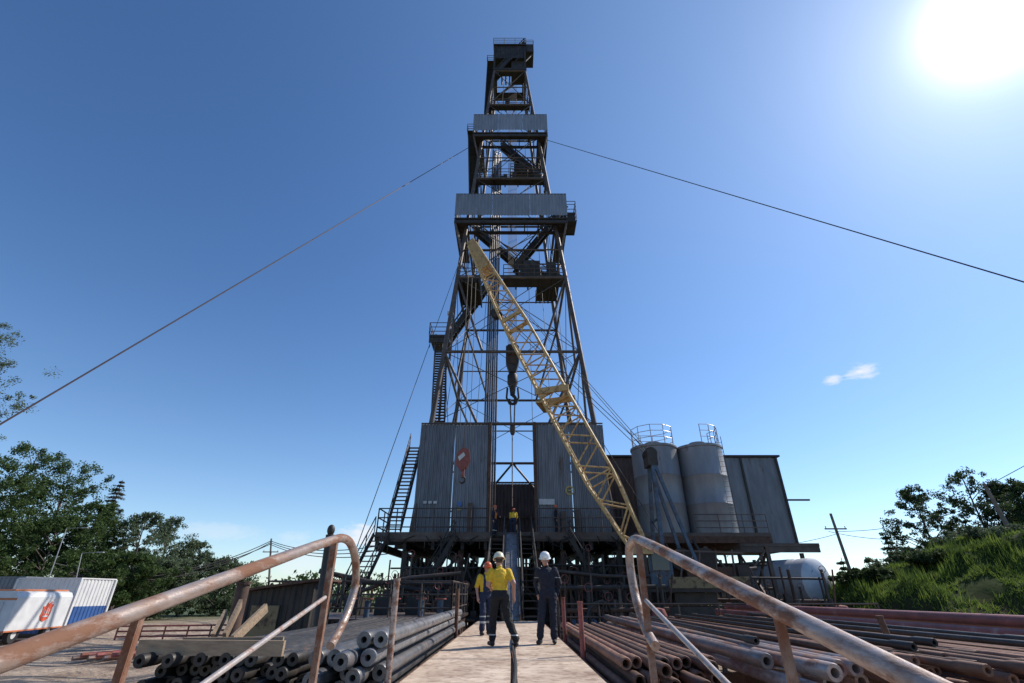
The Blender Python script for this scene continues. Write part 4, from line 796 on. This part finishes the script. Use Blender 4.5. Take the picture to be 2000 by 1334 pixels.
# ------------------------------------------------------------ cabins, containers and yard on the left
def ribbox(t,x0,x1,y0,y1,z0,z1,mt_,nm='wall'):
    MB().corr((x0,y0),(x1,y0),z0,z1,.28,.04).build(nm,mt_,t); MB().corr((x1,y0),(x1,y1),z0,z1,.28,.04).build(nm,mt_,t); MB().corr((x0,y1),(x0,y0),z0,z1,.28,.04).build(nm,mt_,t); MB().corr((x1,y1),(x0,y1),z0,z1,.28,.04).build(nm,mt_,t)
cv=thing('site_cabin','white and orange site cabin on wheels with a red emblem','cabin',(-25.6,28,0),math.radians(101))
Lc,Wc=4.7,2.6
prof=[(0,.6),(0,2.15),(.12,2.36),(.35,2.44),(Wc-.35,2.44),(Wc-.12,2.36),(Wc,2.15),(Wc,.6)]
b=MB(); k=len(prof); vs=[(x,y,z) for x in(0,Lc) for y,z in prof]; b.add(vs,[tuple(range(k)),tuple(reversed(range(k,2*k)))]+[(i,k+i,k+(i+1)%k,(i+1)%k) for i in range(k)]); b.build('body',WHITE,cv,local=True)
MB().bx(-.012,Lc+.012,-.015,Wc+.015,.57,.64).build('lower_band',ORANGE,cv,local=True); MB().bx(-.014,-.003,-.01,Wc,2.02,2.12).build('upper_band',ORANGE,cv,local=True)
MB().bx(.1,Lc-.1,.3,Wc-.3,2.45,2.52).build('roof_hatch',ORANGE,cv,local=True)
dr=MB().bx(-.05,-.004,.5,1.3,.82,1.96).build('door',WHITED,cv,local=True); MB().bx(-.065,-.052,.7,1.1,1.4,1.85).build('window',GLASS,dr,local=True); MB().bx(-.09,-.055,.56,.62,1.3,1.42).build('handle',STEEL,dr,local=True)
fl=[(-.42,-.2),(-.25,-.45),(.05,-.52),(.33,-.4),(.46,-.12),(.42,.18),(.52,.42),(.3,.36),(.22,.55),(.02,.4),(-.12,.5),(-.2,.28),(-.42,.3),(-.36,.05)]
lg=MB().prism([(2.7+a*.9,1.42+b_*.9) for a,b_ in fl],-.03,-.008).build('emblem',REDL,cv,local=True)
m=MB()
for dx,hh in((-.16,.26),(.02,.4),(.2,.26)): m.box((2.7+dx,-.038,1.42),(.06,.01,hh))
m.box((2.72,-.038,1.2),(.44,.0105,.07)); m.build('emblem_mark',WHITE,lg,local=True)
for x in(1.0,Lc-1.0):
    for y in(.2,Wc-.2): w=MB().lathe([(.2,-.12),(.4,-.12),(.43,0),(.4,.12),(.2,.12)],(x,y,.43),(0,1,0),20).build('wheel',RUBBER,cv,smooth=True,local=True); MB().lathe([(0,-.08),(.2,-.1),(.2,.1),(0,.08)],(x,y,.43),(0,1,0),14).build('rim',WHITED,w,local=True)
def container(lb,x0,x1,y0,y1,mt1,mt2=None,h=2.6):
    t=thing('shipping_container',lb,'container',((x0+x1)/2,(y0+y1)/2,0)); zs=1.45 if mt2 else 0
    ribbox(t,x0,x1,y0,y1,zs+.15,h+.15,mt1)
    if mt2: ribbox(t,x0,x1,y0,y1,.15,zs+.15,mt2,'lower_wall')
    MB().bx(x0-.03,x1+.03,y0-.03,y1+.03,h+.15,h+.22).build('roof',mt1,t); MB().bx(x0-.04,x1+.04,y0-.04,y1+.04,0,.15).build('base_frame',BLACKST,t)
    for x in(x0,x1):
        for y in(y0,y1): MB().box((x,y,h/2+.15),(.14,.14,h)).build('corner_post',mt1,t)
container('white shipping container with a blue lower half behind the cabin',-31.5,-27.5,34,37,WHITE,CBLUE,3.0); container('dull grey container behind the site cabin',-39,-32.0,35,37.5,CGREY,None,3.1); container('pale container cut by the left edge of the yard',-42,-31.5,29.8,32.2,WHITED,None,3.3)
t=thing('pipe_barrier','low red barrier in the yard near the container','barrier',(-18,32,0)); railing(t,[(-22,31,0),(-14,33,0)],.7,REDP,.05,1.2)
for k in range(6): tag(MB().tube((-17+.3*k,22,.1+.1*(k%2)),(-12+.3*k,30,.1+.1*(k%2)),.08,n=8).build('spare_pipe',REDP if k%2 else PIPEL,smooth=True),'red or pale pipe lying loose on the far left yard','pipe','loose pipes on the far left yard')
for px,py,ln,lb in((130,1032,-1,'thin leaning street lamp behind the containers'),(160,1080,1,'short street lamp with a long arm right of the leaning one')):
    top=PY(px,py,42); base=PY(px-(42 if ln<0 else 8),1160,42); t=thing('street_lamp',lb,'street lamp',(base.x,42,0)); MB().tube((base.x,42,0),top,.045,.03,n=8).build('pole',POLEG,t,smooth=True); e=top+Vector((1.5,0,.05)); MB().tube(top,e,.022,n=6).build('arm',POLEG,t); MB().box(e,(.5,.2,.08)).build('lamp_head',POLEG,t)
def upole(px,top,pxb,pyb,Y,lb,arms=True):
    a=PY(px,top,Y); b=PY(pxb,pyb,Y); t=thing('utility_pole',lb,'utility pole',(b.x,Y,0)); zb=hillh(b.x,Y)-.3 if b.x>13 else 0
    d=(a-b); base=b+d*((zb-b.z)/d.z); MB().tube(base,a,.15,.1,n=8).build('pole',WOODG,t,smooth=True)
    if arms:
        q=a.lerp(b,.25); ar=MB().bar(q-Vector((.9,0,0)),q+Vector((.9,0,0)),.1).build('crossarm',WOODG,t)
        for s in(-.8,0,.8): MB().tube(q+Vector((s,0,.05)),q+Vector((s,0,.22)),.04,n=6).build('insulator',WHITED,ar)
    else: MB().tube(a-Vector((0,0,.05)),a+Vector((0,0,.14)),.05,n=6).build('insulator',WHITED,t)
    return a
p1=upole(1622,1003,1665,1128,42,'leaning wooden utility pole right of the silver tank')
p2=upole(1922,945,1978,1045,32,'wooden utility pole in front of the hilltop trees',False)
p3=upole(530,1052,524,1160,60,'slim pole far behind the left handrail',True)
wire(p1-Vector((0,0,1.4)),p2-Vector((0,0,1)),.02,'upper wire between the two right poles',sag=.5,name='power_line'); wire(p1-Vector((0,0,1.6)),(13.5,40,5.5),.02,'wire from the leaning pole to the shed',sag=.5,name='power_line'); wire(p2-Vector((0,0,.2)),PY(2010,905,28),.02,'wire leaving the right edge above the trees',name='power_line')
wire(p1-Vector((.6,0,1.4)),p2-Vector((0,0,2.4)),.02,'lower wire between the two right poles',sag=.8,name='power_line')
for k,(dz,sg) in enumerate(((0,1.6),(.35,2.2),(.7,1.9))):
    wire(PY(100,1118,45)+Vector((0,0,dz)),p3-Vector((0,0,.6-dz*.5)),.045,['lowest','middle','highest'][k]+' slack wire crossing before the left trees',sag=sg,name='power_line'); 
    wire(p3-Vector((0,0,.6-dz*.5)),(-8.3,38,5+dz),.035,['lowest','middle','highest'][k]+' slack wire from the slim pole to the rig',sag=.8,name='power_line')
# ------------------------------------------------------------ people
def person(label,loc,rz,P,mats,helm,scale=1.0,skin_fore=False,bib=None,stripes=(),nm='person'):
    J=dict(pel=(0,0,.95),ch=(0,0,1.28),nk=(0,.01,1.46),hd=(0,-.015,1.6),
      shL=(.185,0,1.4),elL=(.26,.03,1.13),wrL=(.28,-.05,.88),shR=(-.185,0,1.4),elR=(-.26,.03,1.13),wrR=(-.28,-.05,.88),
      hipL=(.095,0,.9),knL=(.11,-.02,.49),anL=(.12,.03,.09),hipR=(-.095,0,.9),knR=(-.11,-.02,.49),anR=(-.12,.03,.09))
    J.update(P); J={k:Vector(v) for k,v in J.items()}; mb=MB(); caps=[]
    def cap(tg,a,b,r0,r1): 
        a,b=Vector(a),Vector(b); mb.path([a,b],r0,12,r1); mb.ell(a,(r0,r0,r0),10,8); mb.ell(b,(r1,r1,r1),10,8); caps.append((tg,a,b,r0,r1))
    pel,ch,nk=J['pel'],J['ch'],J['nk']
    rings=[(-.3,.14,.11),(-.1,.165,.125),(.1,.168,.122),(.35,.155,.112),(.7,.175,.125),(1.0,.195,.13),(1.25,.2,.12),(1.4,.16,.1),(1.55,.075,.07)]
    vs=[];fs=[];n=20
    for t,rx,ry in rings:
        c=pel.lerp(ch,t) if t<=1 else ch.lerp(nk,(t-1)/.55)
        for k in range(n): g=2*math.pi*k/n; vs.append(c+Vector((rx*math.cos(g),ry*math.sin(g),0)))
    for i in range(len(rings)-1):
        for k in range(n): fs.append((i*n+k,i*n+(k+1)%n,(i+1)*n+(k+1)%n,(i+1)*n+k))
    fs.append(tuple(reversed(range(n)))); fs.append(tuple(range((len(rings)-1)*n,len(rings)*n))); mb.add(vs,fs)
    caps.append(('pelvis',pel-Vector((.06,0,.04)),pel+Vector((.06,0,-.02)),.12,.12)); caps.append(('torso',pel+Vector((0,0,.13)),ch+Vector((0,0,.08)),.15,.16)); caps.append(('torso',J['shL'],J['shR'],.085,.085))
    cap('neck',nk-Vector((0,0,.04)),nk.lerp(J['hd'],.5),.058,.055)
    h=J['hd']; mb.ell(h+Vector((0,.01,.03)),(.077,.095,.1),16,12); mb.ell(h+Vector((0,-.025,-.045)),(.058,.07,.07),14,10); mb.ell(h+Vector((0,-.1,-.01)),(.014,.02,.024)); mb.ell(h+Vector((0,-.085,-.06)),(.028,.014,.012))
    for s in(-1,1): mb.ell(h+Vector((s*.08,.01,0)),(.012,.02,.032))
    caps.append(('head',h+Vector((0,0,.03)),h+Vector((0,-.02,-.05)),.095,.07))
    for S,s in(('L',1),('R',-1)):
        cap('upper',J['sh'+S],J['el'+S],.068,.055); cap('fore',J['el'+S],J['wr'+S],.051 if not skin_fore else .045,.036 if not skin_fore else .031)
        hip,kn,an=J['hip'+S],J['kn'+S],J['an'+S]; cap('leg',hip,kn,.1,.076); cap('leg',kn,an+Vector((0,0,.05)),.077,.07)
        f=Vector((s*.03,-.17,-.045)); cap('foot',an+Vector((0,.03,-.04)),an+f,.05,.038)
        w=J['wr'+S]; d=(w-J['el'+S]).normalized(); side=Vector((0,1,0)) if abs(d.y)<.8 else Vector((0,0,1)); side=(side-d*side.dot(d)).normalized(); inn=d.cross(side)*s
        if inn.x*s>0: inn=-inn
        cap('hand',w,w+d*.08,.031,.036); 
        for k,(o,ln) in enumerate(((-.028,.075),(-.01,.085),(.01,.08),(.027,.062))):
            a=w+d*.09+side*o; b=a+d*(ln*.5)+inn*.008; c=b+d*(ln*.4)+inn*.022; mb.path([a,b,c],.0105,6,.0085); caps.append(('hand',a,c,.01,.009))
        a=w+d*.03-side*.03; b=a+d*.035-side*.02+inn*.01; c=b+d*.03+inn*.01; mb.path([a,b,c],.013,6,.01); caps.append(('hand',a,c,.012,.01))
    me=bpy.data.meshes.new('tmp'); me.from_pydata(mb.v,[],mb.f); ob=bpy.data.objects.new('tmp',me); C.objects.link(ob)
    r=ob.modifiers.new('r','REMESH'); r.mode='VOXEL'; r.voxel_size=.0095; sm=ob.modifiers.new('s','SMOOTH'); sm.factor=.5; sm.iterations=2
    dg=bpy.context.evaluated_depsgraph_get(); m2=bpy.data.meshes.new_from_object(ob.evaluated_get(dg)); bpy.data.objects.remove(ob); m2.name='body'
    for q in mats: m2.materials.append(q)
    N=len(m2.polygons); cc=np.zeros(N*3); m2.polygons.foreach_get('center',cc); cc=cc.reshape(-1,3); best=np.full(N,9.); idx=np.zeros(N,int); tt=np.zeros(N)
    for i,(tg,a,b,r0,r1) in enumerate(caps):
        a,b=np.array(a),np.array(b); ab=b-a; t=np.clip(((cc-a)@ab)/max(ab@ab,1e-9),0,1); dd=np.linalg.norm(cc-(a+t[:,None]*ab),axis=1)-(r0+(r1-r0)*t); q=dd<best; best[q]=dd[q]; idx[q]=i; tt[q]=t[q]
    MI={'head':0,'neck':0,'hand':0,'upper':1,'torso':1,'pelvis':2,'leg':2,'foot':3,'fore':0 if skin_fore else 1}
    mi=np.array([MI[caps[i][0]] for i in idx]); tgs=np.array([caps[i][0] for i in idx])
    if skin_fore=='short': mi[(tgs=='upper')&(tt>.8)]=0
    z=cc[:,2]
    mi[(tgs=='torso')&(z<pel.z+.07)]=2
    for tg,lo,hi in stripes: mi[(tgs==tg)&(z>lo)&(z<hi)]=4
    if bib: mi[(tgs=='torso')&(np.abs(cc[:,0])<.12)&(z<1.33)]=5; mi[(tgs=='torso')&(np.abs(np.abs(cc[:,0])-.09)<.025)&(z>=1.33)]=5
    nv=len(m2.vertices); vc=np.zeros(nv*3); m2.vertices.foreach_get('co',vc); vc=vc.reshape(-1,3); nn_=np.array([tuple(v.normal) for v in m2.vertices]); cloth=np.zeros(nv,bool)
    for p,k in zip(m2.polygons,mi):
        if k in(1,2,4,5):
            for v in p.vertices: cloth[v]=True
    for i in np.nonzero(cloth)[0]:
        c=vc[i]; dsp=.012*noise.noise(Vector((c[0]*9,c[1]*9,c[2]*16)))+.007*noise.noise(Vector((c[0]*22+5,c[1]*22,c[2]*34))); vc[i]=c+nn_[i]*(dsp+.005)
    m2.vertices.foreach_set('co',vc.reshape(-1))
    m2.polygons.foreach_set('material_index',mi.tolist()); m2.polygons.foreach_set('use_smooth',[True]*N)
    t=thing(nm,label,'person',loc,rz); t.scale=(scale,)*3
    o=bpy.data.objects.new('body',m2); C.objects.link(o); o.parent=t; ORG[o.name]=Vector((0,0,0))
    hc=h+Vector((0,.012,.055)); ax=Vector((0,-.12 if h.y>-.05 else -.3,1))
    MB().lathe([(.0,.135),(.05,.128),(.09,.1),(.112,.05),(.118,0),(.135,-.008),(.136,-.015),(.112,-.012)],hc,ax,24).build('hard_hat',helm,t,local=True,smooth=True)
    MB().ell(hc+Vector((0,-.13,-.005)),(.07,.05,.008)).build('hat_peak',helm,t,local=True,smooth=True)
    MB().ell(h+Vector((0,.024,.02)),(.079,.086,.075)).build('hair',HAIR,t,local=True,smooth=True)
    for s in(-1,1): MB().ell(h+Vector((s*.03,-.088,.012)),(.011,.007,.006)).build('eye',HAIR,t,local=True)
    return t
person('man in a yellow shirt and cream hard hat seen from behind on the walkway',(-.26,11.6,WZ),math.radians(196),dict(hd=(.01,-.09,1.585),ch=(0,-.05,1.26),nk=(0,-.05,1.44),elR=(-.27,.1,1.15),wrR=(-.3,.02,.91),elL=(.25,-.03,1.13),wrL=(.14,-.23,1.06),shL=(.19,-.04,1.38),shR=(-.19,-.04,1.38),hipL=(.095,0,.9),knL=(.1,-.16,.52),anL=(.12,-.12,.1),knR=(-.17,.0,.5),anR=(-.3,.16,.1)),[SKIN,TSHIRT,BLACKC,BOOT,REFL],HELY,1.02,'short',None,(('leg',.2,.225),))
person('man in dark navy workwear and white hard hat facing the camera',(.80,12.3,WZ),math.radians(-10),dict(pel=(.02,0,.95),hd=(-.02,-.05,1.6),elL=(.27,.09,1.13),wrL=(.2,.1,.9),elR=(-.26,.09,1.14),wrR=(-.2,.02,.92),hipL=(.115,0,.9),hipR=(-.075,0,.9),knL=(.12,-.01,.49),anL=(.12,.03,.09),knR=(-.13,-.07,.5),anR=(-.17,-.05,.09)),[SKIN,NAVY,NAVY,BOOT,REFL],HELW,1.04,False,None,(('upper',1.25,1.262),))
person('worker in an orange hard hat and blue overalls behind the yellow shirt',(-.72,14.9,WZ),math.radians(25),dict(pel=(-.02,0,.95),hd=(.02,-.05,1.59),elL=(.25,.0,1.13),wrL=(.1,-.2,1.08),elR=(-.25,.08,1.15),wrR=(-.24,.0,.9),knR=(-.12,-.1,.5),anR=(-.14,-.1,.09),anL=(.13,.08,.09)),[SKIN,TSHIRT,NAVYB,BOOT,REFL,NAVYB],HELO,1.0,True,True,(('leg',.28,.33),('leg',.42,.45)))
person('worker in orange hard hat and orange vest at the top of the left stair',(-1.05,30.6,DZ-.15),math.radians(60),dict(elL=(.2,-.15,1.15),wrL=(.1,-.3,1.1)),[SKIN,NAVY,NAVY,BOOT,REFL,OVEST],HELO,1.0,False,True,(('leg',.3,.36),))
person('worker in a yellow top bending over the head of the pipe ramp',(.05,31.6,DZ),math.radians(170),dict(ch=(0,-.12,1.22),nk=(0,-.22,1.36),hd=(0,-.31,1.45),shL=(.18,-.18,1.31),shR=(-.18,-.18,1.31),elL=(.22,-.26,1.05),wrL=(.12,-.38,.85),elR=(-.22,-.26,1.05),wrR=(-.12,-.38,.85)),[SKIN,TSHIRT,NAVYB,BOOT,REFL],HELO,1.0,True,None,())
person('worker in dark clothes standing on deck by the right wind wall',(2.75,31.45,DZ),math.radians(80),dict(),[SKIN,NAVY,NAVY,BOOT,REFL],HELO,1.0,False,None,())
# ------------------------------------------------------------ light, sky, camera
sd=Vector(ray(1935,32)).normalized(); el=math.asin(sd.z); az=math.atan2(sd.x,sd.y)
L_=bpy.data.lights.new('sun','SUN'); L_.energy=4.9; L_.angle=math.radians(.5); L_.color=(1,.93,.84); lo=bpy.data.objects.new('sun',L_); C.objects.link(lo); lo.rotation_euler=sd.to_track_quat('Z','Y').to_euler(); lo.location=(20,10,60)
w=bpy.data.worlds.new('World'); bpy.context.scene.world=w; w.use_nodes=True; n=w.node_tree.nodes; l=w.node_tree.links; bg=n['Background']
sk=n.new('ShaderNodeTexSky'); sk.sky_type='NISHITA'; sk.sun_disc=False; sk.sun_elevation=el; sk.sun_rotation=az; sk.air_density=1.0; sk.dust_density=.2; sk.ozone_density=1.8
tc=n.new('ShaderNodeTexCoord')
hs=n.new('ShaderNodeHueSaturation'); hs.inputs['Saturation'].default_value=1.14; l.new(sk.outputs[0],hs.inputs['Color'])
ti=n.new('ShaderNodeVectorMath'); ti.operation='MULTIPLY'; ti.inputs[1].default_value=(.98,1.13,1.32); l.new(hs.outputs[0],ti.inputs[0])
dp=n.new('ShaderNodeVectorMath'); dp.operation='DOT_PRODUCT'; l.new(tc.outputs['Generated'],dp.inputs[0]); dp.inputs[1].default_value=sd
def mth(op,a,b=None,clamp=False):
    q=n.new('ShaderNodeMath'); q.operation=op; q.use_clamp=clamp
    for i,x in enumerate((a,b)):
        if x is None: continue
        if isinstance(x,(int,float)): q.inputs[i].default_value=x
        else: l.new(x,q.inputs[i])
    return q.outputs[0]
d0=mth('MAXIMUM',dp.outputs['Value'],0)
def addglow(cur,fac,col):
    gc=n.new('ShaderNodeVectorMath'); gc.operation='SCALE'; gc.inputs[0].default_value=col; l.new(fac,gc.inputs['Scale'])
    ad=n.new('ShaderNodeVectorMath'); ad.operation='ADD'; l.new(cur,ad.inputs[0]); l.new(gc.outputs[0],ad.inputs[1]); return ad.outputs[0]
cur=addglow(ti.outputs[0],mth('ADD',mth('MULTIPLY',mth('POWER',d0,600),16),mth('MULTIPLY',mth('POWER',d0,70),1.8)),(1,1,.98))
cur=addglow(cur,mth('MULTIPLY',mth('POWER',d0,4),1.5),(.7,.95,1.12))
sx=n.new('ShaderNodeSeparateXYZ'); l.new(tc.outputs['Generated'],sx.inputs[0])
hz=mth('POWER',mth('SUBTRACT',1.0,mth('MAXIMUM',sx.outputs[2],0)),5)
cur=addglow(cur,mth('MULTIPLY',hz,1.6),(.82,1,1.17))
nz=n.new('ShaderNodeTexNoise'); nz.inputs['Scale'].default_value=14; nz.inputs['Detail'].default_value=8; nz.inputs['Roughness'].default_value=.62
mp=n.new('ShaderNodeMapping'); mp.inputs['Scale'].default_value=(1,1,2.6); l.new(tc.outputs['Generated'],mp.inputs[0]); l.new(mp.outputs[0],nz.inputs[0])
def cloud(px,py,r,sz,th,amt):
    global cur
    c=Vector(ray(px,py)).normalized(); sb=n.new('ShaderNodeVectorMath'); sb.operation='SUBTRACT'; l.new(tc.outputs['Generated'],sb.inputs[0]); sb.inputs[1].default_value=c
    ml=n.new('ShaderNodeVectorMath'); ml.operation='MULTIPLY'; l.new(sb.outputs[0],ml.inputs[0]); ml.inputs[1].default_value=(1,1,sz)
    ln=n.new('ShaderNodeVectorMath'); ln.operation='LENGTH'; l.new(ml.outputs[0],ln.inputs[0])
    m_=mth('SUBTRACT',1.0,mth('DIVIDE',ln.outputs['Value'],r)); m_=mth('MAXIMUM',m_,0)
    v=mth('MULTIPLY',mth('SUBTRACT',mth('ADD',mth('MULTIPLY',m_,.45),nz.outputs[0]),th),5,True); v=mth('MULTIPLY',v,mth('MULTIPLY',m_,3,True)); v=mth('MULTIPLY',v,amt)
    mx=n.new('ShaderNodeMix'); mx.data_type='RGBA'; l.new(v,mx.inputs[0]); l.new(cur,mx.inputs[6]); mx.inputs[7].default_value=(8.5,8.7,9.2,1); cur=mx.outputs[2]
cloud(1680,725,.045,2.2,.62,.9); cloud(1625,740,.025,1.8,.6,.7); cloud(700,1050,.07,1.8,.64,.8); cloud(440,1040,.2,8,.66,.25); cloud(600,1095,.14,4,.62,.4)
l.new(cur,bg.inputs[0]); bg.inputs[1].default_value=.108
cam=bpy.data.cameras.new('camera'); co=bpy.data.objects.new('camera',cam); C.objects.link(co); co.location=(0,0,CZ); co.rotation_euler=(math.pi/2+TH,0,0); cam.lens=36*F/2000; cam.sensor_width=36; cam.clip_start=.05; cam.clip_end=6000
bpy.context.scene.camera=co
s=bpy.context.scene; s.view_settings.view_transform='Standard'; s.view_settings.look='None'; s.view_settings.exposure=0
